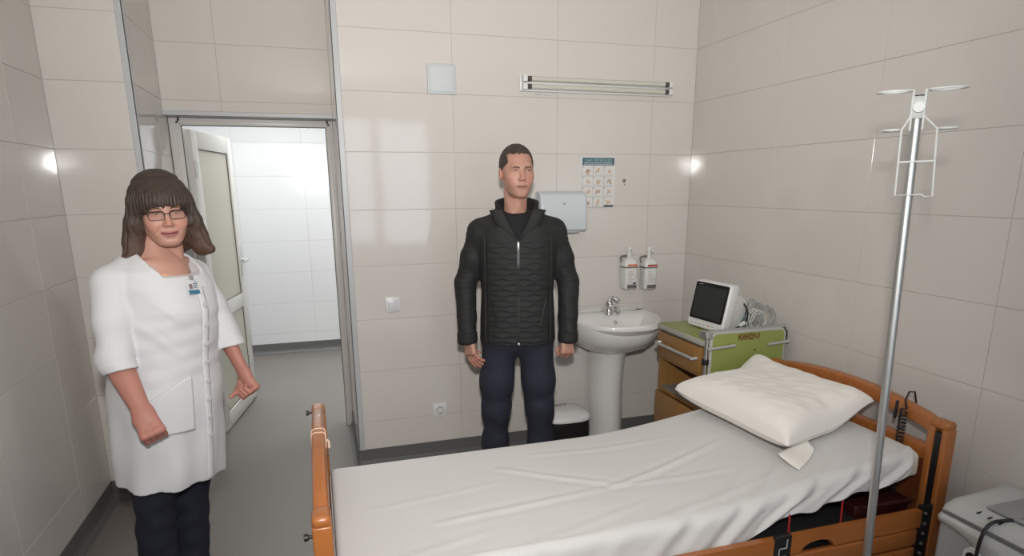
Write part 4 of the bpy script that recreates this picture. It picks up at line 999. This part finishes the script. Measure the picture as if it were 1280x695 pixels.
# ---- the man in the black quilted jacket
def make_man():
    P = thing('person', 'man in black quilted jacket and dark jeans standing before the tiled wall', 'person', (.935, 2.95, 0), math.radians(-15))
    skin = (.475, .258, .195)
    H0 = Vector((0, -.006, 1.655)); HM = Matrix.Translation(H0) @ Matrix.Rotation(math.radians(13), 4, 'Z') @ Matrix.Rotation(math.radians(-1), 4, 'X')
    SH = {s: Vector((s*.178, .012, 1.374)) for s in (-1, 1)}; EL = {s: Vector((s*.258, .030, 1.12)) for s in (-1, 1)}; WR = {s: Vector((s*.252, -.030, .845)) for s in (-1, 1)}
    # body
    B = Field((-.34, -.17, -.01), (.34, .20, 1.53), .009)
    B.F = B.loft([.80, .95, 1.08, 1.25, 1.38, 1.44], [.150, .145, .135, .158, .165, .10], [.085, .09, .085, .10, .085, .05], [.10, .095, .09, .105, .10, .06], p=2.2).astype(f32)
    B.smin(B.cone((0, .02, 1.38), (0, .022, 1.44), .062, .050), .03)
    for s in (-1, 1):
        B.chain([SH[s], EL[s], WR[s]], [.048, .036, .026], .03)
        B.chain([(s*.085, .01, .86), (s*.108, .0, .50), (s*.112, .015, .09)], [.085, .055, .038], .03)
        B.smin(B.cone((s*.112, .03, .045), (s*.125, -.13, .035), .036, .030), .02)
    bv, bq = B.mesh()
    HF = head_field(1, False); hv, hq = HF.mesh(); hc = face_colors(hv, skin, (.36, .165, .13), False, HF.lips)
    parts = [(bv, bq, np.tile(np.array(skin), (len(bv), 1))), (xform(hv, HM), hq, hc)]
    # image-left hand: open, fingers slanting inwards; image-right hand: loosely closed
    rv, rq = hand([(.25, .25, .15), (.30, .30, .2), (.38, .35, .2), (.45, .4, .25)], sx=-1, thumb=(.30, .55), spread=.04, sc=1.02)
    RM = frame(WR[-1]+Vector((.002, .0, .022)), (.20, -.16, -.97), (.75, .60, .1))
    parts.append((xform(rv, RM), rq, hand_colors(rv, skin)))
    lv, lq = hand([(.95, 1.25, .9), (1.05, 1.3, .9), (1.1, 1.3, .9), (1.1, 1.3, .9)], sx=1, thumb=(.15, .75), spread=.02, sc=1.03)
    LM = frame(WR[1]+Vector((-.002, .0, .022)), (-.06, -.19, -.97), (-.55, .80, 0))
    parts.append((xform(lv, LM), lq, hand_colors(lv, skin)))
    V, Q, C = merge(parts); link('body', np_mesh('body', V, Q, C, M_SKIN), None, P)
    for s in (-1, 1): eye(P, HM, (s*.031, HF.front(s*.031, .0005)+.0107, .0003), (.0036, .0), (.045, .035, .025))
    # brows
    hm = np.array(HM)
    for s in (-1, 1):
        pts = xform(np.array([(s*x, HF.front(s*x, z)-.0004, z) for x, z in ((.012, .0125), (.026, .0165), (.039, .0165), (.049, .0115))]), hm)
        MB().tube(bez(pts, 4), [.0020, .0028, .0032, .0033, .0033, .0032, .0030, .0028, .0025, .0022, .0018, .0014, .0009], 7).build('eyebrow', mat('brow_brown', (.085, .050, .034), .8), P)
        pts = xform(np.array([(s*x, HF.front(s*x, z)-.0006, z) for x, z in ((.018, .0018), (.026, .0055), (.036, .0055), (.045, .0012))]), hm)
        MB().tube(bez(pts, 4), .0010, 5).build('eyelash', mat('lash', (.03, .02, .016), .8), P)
    # hair: short
    Hh = Field((-.10, -.125, -.11), (.10, .13, .145), .0026)
    d = Hh.ell((0, .014, .033), (.0800, .1020, .0950)); Hh.F = d.astype(f32)
    y = Hh.ax[1]; side = np.interp(y, [-.13, -.066, -.058, -.046, -.030, -.012, -.002, .006, .028, .042, .10, .13], [.10, .078, .040, .024, .004, -.020, -.022, .014, .012, -.045, -.085, -.085])[None, :, None]
    jag = .0022*np.sin(Hh.X*260)+.0018*np.sin(Hh.X*410+1)
    axh = np.abs(Hh.X)
    top_ = .0775+.010*smooth01((axh-.030)/.02)*smooth01((-.03-Hh.Y)/.03)*0+jag-Hh.Z
    sd = np.maximum(side+jag-Hh.Z, .057-axh)
    back = np.maximum(side-Hh.Z, .0-Hh.Y)
    Hh.smax(np.minimum(np.minimum(top_, sd), back).astype(f32), .004)
    Hh.F = Hh.F+(.0016*wav(Hh.X, Hh.Y, Hh.Z, 210)+.0008*wav(Hh.X, Hh.Y, Hh.Z, 420, 1)).astype(f32)
    v, q = Hh.mesh(); link('hair', np_mesh('hair', xform(v, HM), q, None, mat('dark_brown_hair', (.046, .033, .025), .62, bump=(6, .8, .004, (60, 60, 30)))), None, P)
    # t-shirt
    T = Field((-.17, -.16, 1.28), (.17, .14, 1.50), .004)
    T.F = T.loft([1.28, 1.36, 1.42, 1.455, 1.475], [.155, .150, .105, .078, .070], [.122, .110, .082, .068, .064], [.10, .10, .095, .090, .088], p=2.1).astype(f32)
    T.smin(T.cone((0, .014, 1.42), (0, .008, 1.480), .070, .066), .015); T.smax(T.Z-(1.470+.25*T.Y), .003)
    v, q = T.mesh(); link('t_shirt', np_mesh('t_shirt', v, q, None, mat('black_cotton', (.010, .010, .011), .9)), None, P)
    # jacket
    J = Field((-.365, -.185, .80), (.365, .185, 1.565), .0042)
    zs = [.835, .87, .95, 1.08, 1.22, 1.34, 1.40, 1.435, 1.46]
    J.F = J.loft(zs, [.183, .188, .186, .178, .188, .196, .170, .120, .088], [.125, .130, .130, .128, .138, .130, .112, .090, .07], [.115, .120, .122, .120, .128, .128, .118, .105, .09], p=2.5).astype(f32)
    quilt = np.zeros_like(J.F)
    for s in (-1, 1):
        J.smin(J.cone((s*.055, .014, 1.442), SH[s]+Vector((s*.004, 0, 0)), .044, .056), .05)
        J.chain([SH[s], SH[s]+(EL[s]-SH[s])*.5, EL[s]], [.060, .058, .053], .026)
        J.chain([EL[s], EL[s]+(WR[s]-EL[s])*.6, WR[s]+Vector((0, 0, .0))], [.053, .049, .046], .014)
    # wrinkles on the sleeves, quilting lines on the front
    ax = np.abs(J.X); sl = smooth01((ax-.19)/.03)
    J.F = J.F-(.0024*sl*wav(J.X*1.3, J.Y*1.3, J.Z*1.0, 52)*smooth01((1.36-J.Z)/.1)).astype(f32)
    qz = J.Z+.0085*np.sin(J.X*62)*np.sin(J.Z*123+.5)
    ph = (qz/.0255) % 1.0; ln = np.minimum(ph, 1-ph)*.0255
    body = (1-sl)*smooth01((.150-ax)/.02)*smooth01((1.36-J.Z)/.03)
    J.F = (J.F+.0036*np.exp(-(ln/.0040)**2)*body-.0016*body+.0016*np.exp(-(ln/.0040)**2)*sl).astype(f32)
    pn = smooth01((ax-.148)/.004)*(1-smooth01((ax-.156)/.004))*(1-sl)*smooth01((1.37-J.Z)/.03); J.F = (J.F+.004*pn).astype(f32)
    # hem band and cuffs
    J.F = (J.F-.003*smooth01((.862-J.Z)/.006)).astype(f32)
    for s in (-1, 1): J.smin(np.maximum(J.cone(WR[s]+Vector((0, 0, .06)), WR[s], .050, .0515), np.abs(J.Z-(WR[s].z+.012))-.026), .003)
    for s in (-1, 1):   # sleeve end: flat and hollow
        J.smax(np.where(ax > .205, WR[s].z-.022-J.Z, -1).astype(f32), .004)
        J.cut(J.cone(WR[s]+Vector((0, 0, .0)), WR[s]+Vector((0, -.003, -.08)), .036, .038), .003)
    # collar
    zz = np.interp(J.Z.ravel(), [1.42, 1.53], [0, 1])[None, None, :]
    ce_ = np.sqrt((J.X/(.086+.016*zz))**2+((J.Y-.012)/(.082+.020*zz))**2); dcol = np.abs((ce_-1)*.085)-.0075
    dcol = np.maximum(dcol, np.maximum(1.405-J.Z, J.Z-(1.522+.22*(J.Y-.05))))
    J.smin(dcol.astype(f32), .012)
    # V opening
    vop = np.maximum(ax-(J.Z-1.338)*.50, J.Y+.005); vop = np.maximum(vop, J.Z-1.60)
    J.cut(vop.astype(f32), .006)
    J.cut(J.cone((0, .012, 1.40), (0, .012, 1.60), .076, .084), .004)
    v, q = J.mesh(); M_JK = mat('black_quilted_fabric', (.0205, .0210, .0212), .66, spec=.28, bump=(330, .35, .003))
    jk = link('jacket', np_mesh('jacket', v, q, None, M_JK), None, P)
    # turned-out collar points
    for s in (-1, 1):
        def lap(u, vv):
            z = 1.338+.150*u; x = s*((z-1.338)*.50+.004+.060*vv*math.sin(min(1, u*1.15)*PI*.62)); y = -.128+.55*(z-1.338)*.55-.010*vv*math.sin(vv*PI)+.020*vv
            return (x, y-.010, z-.010*vv)
        o = MB().grid(lap, 16, 8).build('collar_flap', M_JK, P, smooth=3); o.modifiers.new('thickness', 'SOLIDIFY').thickness = .006
    # zip
    zp = MB(); M_ZIP = mat('zip_black', (.006, .006, .006), .4)
    def fy(z): return -np.interp(z, zs, [.125, .130, .130, .128, .138, .130, .112, .090, .07])
    def zipf(u, vv): z = .842+.50*u; return ((vv-.5)*.014, fy(z)-.0045+.002*abs(vv-.5), z)
    MB().grid(zipf, 40, 4).build('zip', M_ZIP, P, smooth=3)
    MB().box(-.004, .004, fy(1.33)-.012, fy(1.33)-.006, 1.296, 1.332, .002).build('zip_pull', M_STEEL, P)
    MB().box(-.005, .005, fy(.845)-.010, fy(.845)-.003, .836, .848, .002).build('zip_end', M_STEEL, P)
    for s in (-1, 1):
        MB().tube([(s*.135, fy(1.06)+.026, 1.06), (s*.110, fy(.95)+.004, .95), (s*.104, fy(.93)+.001, .93)], .003, 6).build('pocket_welt', M_ZIP, P)
    # jeans
    G_ = Field((-.215, -.17, .02), (.215, .17, .92), .0046)
    G_.F = G_.ell((0, .006, .875), (.180, .122, .120)).astype(f32)
    for s in (-1, 1):
        G_.chain([(s*.088, .004, .82), (s*.105, -.004, .62), (s*.113, -.002, .47), (s*.118, .010, .28), (s*.120, .016, .06)], [.092, .083, .069, .062, .058], .045 if s < 0 else .040)
    G_.cut(G_.cone((0, 0, .0), (0, 0, .752), .050, .006, (1, 4, 1)), .02)
    amp = np.interp(G_.Z.ravel(), [.03, .12, .30, .40, .50, .60, .75], [.0045, .0045, .003, .0045, .0035, .0015, .001])[None, None, :]
    G_.F = (G_.F-amp*wav(G_.X*1.1, G_.Y*1.1, G_.Z*1.15, 50, 2)).astype(f32)
    v, q = G_.mesh(); link('jeans', np_mesh('jeans', v, q, None, mat('navy_denim', (.0165, .0190, .033), .85, bump=(700, .3, .002))), None, P)
    for s in (-1, 1):
        S_ = Field((-.07, -.17, -.005), (.07, .10, .12), .004); S_.F = S_.cone((0, .03, .045), (0, -.10, .035), .048, .042).astype(f32); S_.smin(S_.cone((0, .03, .05), (0, .03, .10), .045, .045), .02); S_.smax(-S_.Z, .004)
        v, q = S_.mesh(); link('shoe', np_mesh('shoe', v+np.array((s*.122, .0, 0)), q, None, mat('black_leather', (.015, .014, .013), .4)), None, P)
    return P
make_man()
# ---- the woman in the white medical coat
ER_W, WR_W = (-.684, 2.365, 1.030), (-.604, 2.275, .862)      # elbows and wrists in the room
EL_W, WL_W = (-.378, 2.66, 1.022), (-.318, 2.60, .885)
def make_woman():
    PX, PY, TH = -.635, 2.56, math.radians(50)
    P = thing('person', 'woman with glasses in a white medical coat and navy trousers', 'person', (PX, PY, 0), TH)
    WM = Matrix.Translation((PX, PY, 0)) @ Matrix.Rotation(math.radians(3.2), 4, 'Y') @ Matrix.Rotation(TH, 4, 'Z')
    P.rotation_euler = WM.to_euler(); inv = WM.inverted()
    loc = lambda x, y, z: inv @ Vector((x, y, z))
    skin = (.505, .275, .208); arm = (.445, .200, .155)
    H0 = Vector((.0, -.050, 1.512)); HM = Matrix.Translation(H0) @ Matrix.Rotation(math.radians(-31), 4, 'Z') @ Matrix.Rotation(math.radians(-6), 4, 'Y') @ Matrix.Rotation(math.radians(2), 4, 'X') @ Matrix.Scale(.97, 4)
    SR, SL = Vector((-.166, .012, 1.262)), Vector((.166, .012, 1.262))
    ER, WRr = loc(*ER_W), loc(*WR_W)
    EL_, WL = loc(*EL_W), loc(*WL_W)
    # body
    B = Field((-.40, -.30, -.01), (.42, .26, 1.46), .009)
    B.F = B.loft([.70, .86, 1.0, 1.12, 1.22, 1.28, 1.33], [.145, .165, .145, .145, .130, .095, .06], [.10, .12, .11, .13, .10, .06, .04], [.11, .13, .10, .10, .10, .08, .05], p=2.2).astype(f32)
    B.smin(B.cone((0, .02, 1.32), (0, .0, 1.45), .060, .052), .04)
    B.chain([SR, ER], [.042, .036], .03); B.chain([SL, EL_], [.042, .036], .03)
    for s in (-1, 1): B.chain([(s*.080, .01, .78), (s*.080, .004, .45), (s*.074, .018, .09)], [.085, .050, .034], .03); B.smin(B.cone((s*.075, .03, .04), (s*.078, -.10, .032), .030, .026), .02)
    bv, bq = B.mesh()
    # bare neck and upper chest
    Ck = Field((-.15, -.17, 1.20), (.15, .12, 1.44), .004)
    Ck.F = Ck.loft([1.20, 1.28, 1.33, 1.37, 1.40], [.115, .112, .098, .070, .052], [.150, .122, .098, .070, .05], [.10, .10, .10, .08, .06], p=2.0).astype(f32)
    Ck.smin(Ck.cone((0, .022, 1.32), (0, -.005, 1.44), .062, .053), .035)
    for s in (-1, 1): Ck.smin(Ck.cone((s*.02, -.078, 1.328), (s*.085, -.052, 1.338), .009, .010), .02)
    cv, cq = Ck.mesh()
    HF = head_field(1, True); hv, hq = HF.mesh(); hc = face_colors(hv, skin, (.38, .125, .125), True, HF.lips)
    parts = [(bv, bq, np.tile(np.array(skin), (len(bv), 1))), (cv, cq, np.tile(np.array(skin), (len(cv), 1))), (xform(hv, HM), hq, hc)]
    fist = [(1.25, 1.45, 1.0), (1.3, 1.45, 1.0), (1.3, 1.45, 1.0), (1.25, 1.45, 1.0)]
    # her right arm hangs at the front, back of the hand to the camera
    rv, rq = hand(fist, sx=-1, thumb=(-.1, .85), spread=.03, sc=1.0, forearm=.13)
    dirR = (WRr-ER).normalized(); camdir = inv.to_3x3() @ Vector((.25, -.97, .1))
    RM = frame(WRr, dirR, -camdir)
    parts.append((xform(rv, RM), rq, hand_colors(rv, arm)))
    lv, lq = hand(fist, sx=1, thumb=(.0, .80), spread=.03, sc=.97, forearm=.11)
    dirL = (WL-EL_).normalized()
    LM = frame(WL, dirL, inv.to_3x3() @ Vector((-.35, -.75, -.75)))
    parts.append((xform(lv, LM), lq, hand_colors(lv, arm)))
    V, Q, C = merge(parts); link('body', np_mesh('body', V, Q, C, M_SKIN), None, P)
    hm = np.array(HM)
    for s in (-1, 1):
        eye(P, HM, (s*.031, HF.front(s*.031, .0005)+.0105, .0003), (.0, .0), (.10, .10, .09), .97)
        pts = xform(np.array([(s*x, HF.front(s*x, z)-.0006, z) for x, z in ((.018, .0018), (.026, .0055), (.036, .0055), (.045, .0012))]), hm)
        MB().tube(bez(pts, 4), .0011, 5).build('eyelash', mat('lash', (.03, .02, .016), .8), P)
        pts = xform(np.array([(s*x, HF.front(s*x, z)-.0003, z) for x, z in ((.014, .0160), (.027, .0200), (.039, .0190), (.047, .0140))]), hm)
        MB().tube(bez(pts, 4), [.0012, .0016, .002, .002, .002, .002, .002, .0018, .0018, .0016, .0014, .001, .0008], 6).build('eyebrow', mat('brow_soft', (.10, .055, .035), .8), P)
    # glasses
    gl = MB(); M_FRAME = mat('dark_brown_frame', (.025, .014, .012), .3); lens = []
    gr = None
    for s in (-1, 1):
        pts = [(s*.0335+p[0], -.1035+abs(s*.0335+p[0])*.16, -.006+p[1]) for p in rrect(.050, .029, .010, 5)]
        gl.tube([tuple(p) for p in xform(np.array(pts), hm)], [.0011+(.0009 if p[1] > 0 else 0) for p in rrect(.050, .029, .010, 5)], 7, closed=True)
        gl.tube([tuple(p) for p in xform(np.array([(s*.056, -.094, .002), (s*.066, -.085, .003), (s*.074, -.05, .003), (s*.077, .005, .001)]), hm)], [.0022, .0024, .0018, .0015], 7)
        lens.append(xform(np.array(pts), hm))
    gl.tube([tuple(p) for p in xform(np.array([(-.0105, -.1015, -.002), (0, -.1045, .001), (.0105, -.1015, -.002)]), hm)], .0014, 7)
    gr = gl.build('glasses', M_FRAME, P)
    M_LENS = mat('lens_glass', (1, 1, 1), .03); nt = M_LENS.node_tree
    tr, gl2, mx = nt.nodes.new('ShaderNodeBsdfTransparent'), nt.nodes.new('ShaderNodeBsdfGlossy'), nt.nodes.new('ShaderNodeMixShader')
    gl2.inputs['Roughness'].default_value = .03; mx.inputs[0].default_value = .05; nt.links.new(tr.outputs[0], mx.inputs[1]); nt.links.new(gl2.outputs[0], mx.inputs[2])
    nt.links.new(mx.outputs[0], nt.nodes['Material Output'].inputs['Surface'])
    for pl in lens:
        n = len(pl); nv = np.array([0, .0008, 0]); MB().add([tuple(p) for p in pl]+[tuple(p+nv) for p in pl], [tuple(range(n)), tuple(range(2*n-1, n-1, -1))]+[(i, i+n, (i+1) % n+n, (i+1) % n) for i in range(n)]).build('lens', M_LENS, gr)
    # hair
    A = Field((-.165, -.145, -.235), (.165, .165, .165), .0030)
    A.F = A.ell((0, .022, .045), (.100, .116, .105)).astype(f32)
    A.smin(A.ell((0, .062, -.055), (.104, .068, .125)), .03)
    for s in (-1, 1):
        A.chain([(s*.076, -.004, .035), (s*.092, .008, -.045), (s*.104, .014, -.100), (s*.114, .004, -.140), (s*.138, -.012, -.152)], [.032, .034, .034, .030, .016], .022)
    A.smin(A.ell((0, .085, -.115), (.115, .040, .055)), .03)
    # face opening below the fringe
    hl = .024+.010*(A.X/.06)**2*-1
    face = np.maximum(A.ell((0, -.085, -.075), (.0700, .094, .108)), A.Z-(hl+.0025*np.sin(A.X*190)+.002*np.sin(A.X*330+1)))
    A.cut(face.astype(f32), .004)
    A.smin(np.maximum(A.ell((0, -.018, .040), (.078, .090, .072)), np.maximum((hl+.0025*np.sin(A.X*190)+.002*np.sin(A.X*330+1))-A.Z, A.Y+.0)).astype(f32), .008)
    A.cut(A.cone((0, .010, -.24), (0, -.02, -.06), .058, .052), .01)
    ang = np.arctan2(A.X, A.Y+.0)+0*A.Z
    st = np.sin(ang*46+A.Z*14+2*np.sin(A.Z*22))+.6*np.sin(ang*83-A.Z*20)
    lowf = smooth01((.11-A.Z)/.06)
    A.F = (A.F+.0017*st*lowf+.0012*wav(A.X, A.Y, A.Z, 150)).astype(f32)
    hb = np.exp(-((A.Z-(.118-.35*(A.Y+.02)))/.007)**2); A.F = (A.F+.004*hb*smooth01((A.Z-.06)/.03)).astype(f32)
    v, q = A.mesh(); t_ = smooth01((-v[:, 2]+.02)/.20)[:, None]
    hcol = np.array((.048, .030, .022))*(1-t_)+np.array((.080, .038, .022))*t_
    link('hair', np_mesh('hair', xform(v, HM), q, hcol, mat('brown_hair', (.06, .03, .018), .5, attr='skin', bump=(5, .7, .005, (60, 60, 5)))), None, P)
    for s in (-1, 1):
        e = xform(np.array([(s*.081, .004, -.045), (s*.083, .002, -.058), (s*.083, .002, -.070)]), hm)
        MB().tube([tuple(p) for p in e], [.002, .006, .004], 8).build('earring', M_CHROME, P)
    # trousers
    G_ = Field((-.20, -.16, .05), (.20, .17, .74), .005); G_.F[:] = 9
    for s in (-1, 1): G_.chain([(s*.080, .01, .72), (s*.080, .004, .45), (s*.076, .014, .28), (s*.074, .018, .085)], [.105, .074, .068, .066], .015)
    G_.F = (G_.F-.0055*wav(G_.X*.6, G_.Y*.7, G_.Z*1.2, 48, 1)).astype(f32)
    v, q = G_.mesh(); link('trousers', np_mesh('trousers', v, q, None, mat('navy_cotton', (.0095, .0115, .024), .85)), None, P)
    for s in (-1, 1):
        S_ = Field((-.07, -.18, -.005), (.07, .10, .13), .004); S_.F = S_.cone((0, .03, .040), (0, -.115, .032), .044, .038).astype(f32); S_.smin(S_.cone((0, .03, .05), (0, .02, .09), .042, .036), .02); S_.smax(-S_.Z, .004)
        v, q = S_.mesh(); v = xform(v, Matrix.Translation((s*.075, -.005, 0)) @ Matrix.Rotation(s*.12, 4, 'Z')); link('shoe', np_mesh('shoe', v, q, None, mat('white_leather', (.62, .60, .56), .5)), None, P)
    # coat
    K = Field((-.40, -.30, .47), (.42, .26, 1.42), .0050)
    zs = [.508, .55, .70, .86, 1.0, 1.10, 1.17, 1.25, 1.31, 1.345, 1.375]
    a_ = [.188, .190, .194, .192, .180, .178, .180, .180, .162, .120, .08]; bf_ = [.168, .172, .178, .180, .178, .190, .194, .172, .134, .10, .07]; bb_ = [.170, .174, .182, .184, .156, .146, .146, .142, .130, .110, .09]
    K.F = K.loft(zs, a_, bf_, bb_, p=2.25).astype(f32)
    # folds: diagonal drags at bust and sleeves, soft vertical folds in the skirt
    ang = np.arctan2(K.X, -K.Y)
    low = smooth01((.95-K.Z)/.35)
    K.F = (K.F-.0040*low*np.sin(ang*9+.8*np.sin(K.Z*5))*1).astype(f32)
    K.F = (K.F-.0045*wav(K.X*.8, K.Y*.8, K.Z*.7, 34, 3)*smooth01((1.28-K.Z)/.08)).astype(f32)
    K.F = (K.F-.0030*wav(K.X*.45, K.Y*.5, K.Z*1.3, 62, 6)*smooth01((1.20-K.Z)/.06)*smooth01((K.Z-.80)/.15)).astype(f32)
    dg = K.X*.75+K.Z*.65; K.F = (K.F-.0035*np.maximum(0, np.sin(dg*75))**2*smooth01((-.02-K.X)/.06)*smooth01((K.Z-.98)/.06)*smooth01((1.24-K.Z)/.05)).astype(f32)
    # sleeves: grown on their own, cut flat, hollow, then joined on
    for (S0, E0, W0, f) in ((SR, ER, WRr, .30), (SL, EL_, WL, .34)):
        n0 = (W0-E0).normalized(); en = E0+n0*.055; n = (n0*.6+Vector((0, 0, -.5))).normalized()
        T_ = Field(K.lo, (K.ax[0][-1], K.ax[1][-1], K.ax[2][-1]), K.h); T_.F = np.full(K.F.shape, 9.0, f32)
        T_.smin(K.cone((S0.x*.35, .018, 1.335), S0, .046, .058), .05)
        T_.chain([S0, S0+(E0-S0)*.5, E0, en+n0*.02], [.062, .060, .054, .050], .022)
        T_.F = (T_.F-.0045*wav(K.X*.8, K.Y*.8, K.Z*1.1, 40, 5)*smooth01((1.25-K.Z)/.08)).astype(f32)
        pl = (K.X-en.x)*n.x+(K.Y-en.y)*n.y+(K.Z-en.z)*n.z
        T_.F = (T_.F-.0025*smooth01((pl+.030)/.004)).astype(f32)
        T_.smax(pl.astype(f32), .003)
        T_.cut(K.cone(en-n0*.010, en+n0*.10, .040, .045), .003)
        K.smin(T_.F, .014)
    # open hem
    K.cut(np.maximum(K.loft([.40, .57], [.178, .178], [.158, .158], [.160, .160], p=2.25), -1).astype(f32), .003)
    # round neckline
    nk = np.maximum(np.sqrt((K.X/.092)**2+((K.Y+.065)/.118)**2)*.1-.1, 1.292-K.Z)
    K.cut(nk.astype(f32), .006)
    K.cut(K.cone((0, .015, 1.30), (0, .0, 1.44), .068, .072), .006)
    v, q = K.mesh(); M_COAT = mat('white_coat_cotton', (.66, .66, .675), .85, sheen=.15, bump=(600, .2, .002))
    link('coat', np_mesh('coat', v, q, None, M_COAT), None, P)
    def coaty(x, z):   # front surface of the coat at (x, z)
        A_ = np.interp(z, zs, a_); B_ = np.interp(z, zs, bf_); return -B_*(max(0, 1-abs(x/A_)**2.25))**(1/2.25)
    def placket(u, vv): z = .512+.74*u; x = .012+.030*vv; return (x, coaty(x, z)-.006-.003*math.sin(vv*PI)**.3, z)
    o = MB().grid(placket, 60, 5).build('placket', M_COAT, P, smooth=3); o.modifiers.new('thickness', 'SOLIDIFY').thickness = .003
    for k in range(8):
        z = 1.190-.071*k
        if z < .57: break
        MB().lathe([(.0098, -.006), (.0098, .003), (.004, .0045)], n=16).build('button', mat('pearl_button', (.55, .55, .56), .2), P, loc=(.027, coaty(.027, z)-.0125, z), rot=(PI/2, 0, 0))
    def pocket(u, vv):
        x = -.165+.125*u; z = .735+.205*vv-.075*(1-u)**1.5*vv
        return (x, coaty(x, z)-.012, z)
    o = MB().grid(pocket, 20, 20).build('pocket', M_COAT, P, smooth=3); o.modifiers.new('thickness', 'SOLIDIFY').thickness = .004
    # badge
    bx = MB(); by = coaty(.0, 1.235)
    bg = MB().box(-.030, .030, -.002, .0, -.026, .024, .001).build('badge', mat('badge_white', (.70, .73, .76), .3), P, loc=(-.008, by-.008, 1.258), rot=(-.25, .10, .28))
    MB().box(-.030, .030, -.003, -.0015, -.026, -.012).build('badge_band', mat('badge_blue', (.05, .20, .33), .4), bg)
    MB().box(-.024, -.006, -.003, -.0015, -.008, .010).build('badge_photo', mat('badge_photo', (.30, .20, .20), .4), bg)
    for k in range(3): MB().box(.0, .024-.004*k, -.003, -.0015, .010-.007*k, .013-.007*k).build('badge_text', mat('badge_ink', (.10, .16, .26), .4), bg)
    MB().box(-.006, .006, -.006, .004, .024, .040, .002).build('badge_clip', M_STEEL, bg)
    pts = [(.075*math.sin(a), -.045-.078*math.cos(a) if True else 0, 1.335-.055*math.cos(a)) for a in [-1.5+3.0*k/14 for k in range(15)]]
    MB().tube(pts, .0007, 6).build('necklace', mat('gold', (.55, .36, .14), .25, metal=1.0), P)
    return P
make_woman()
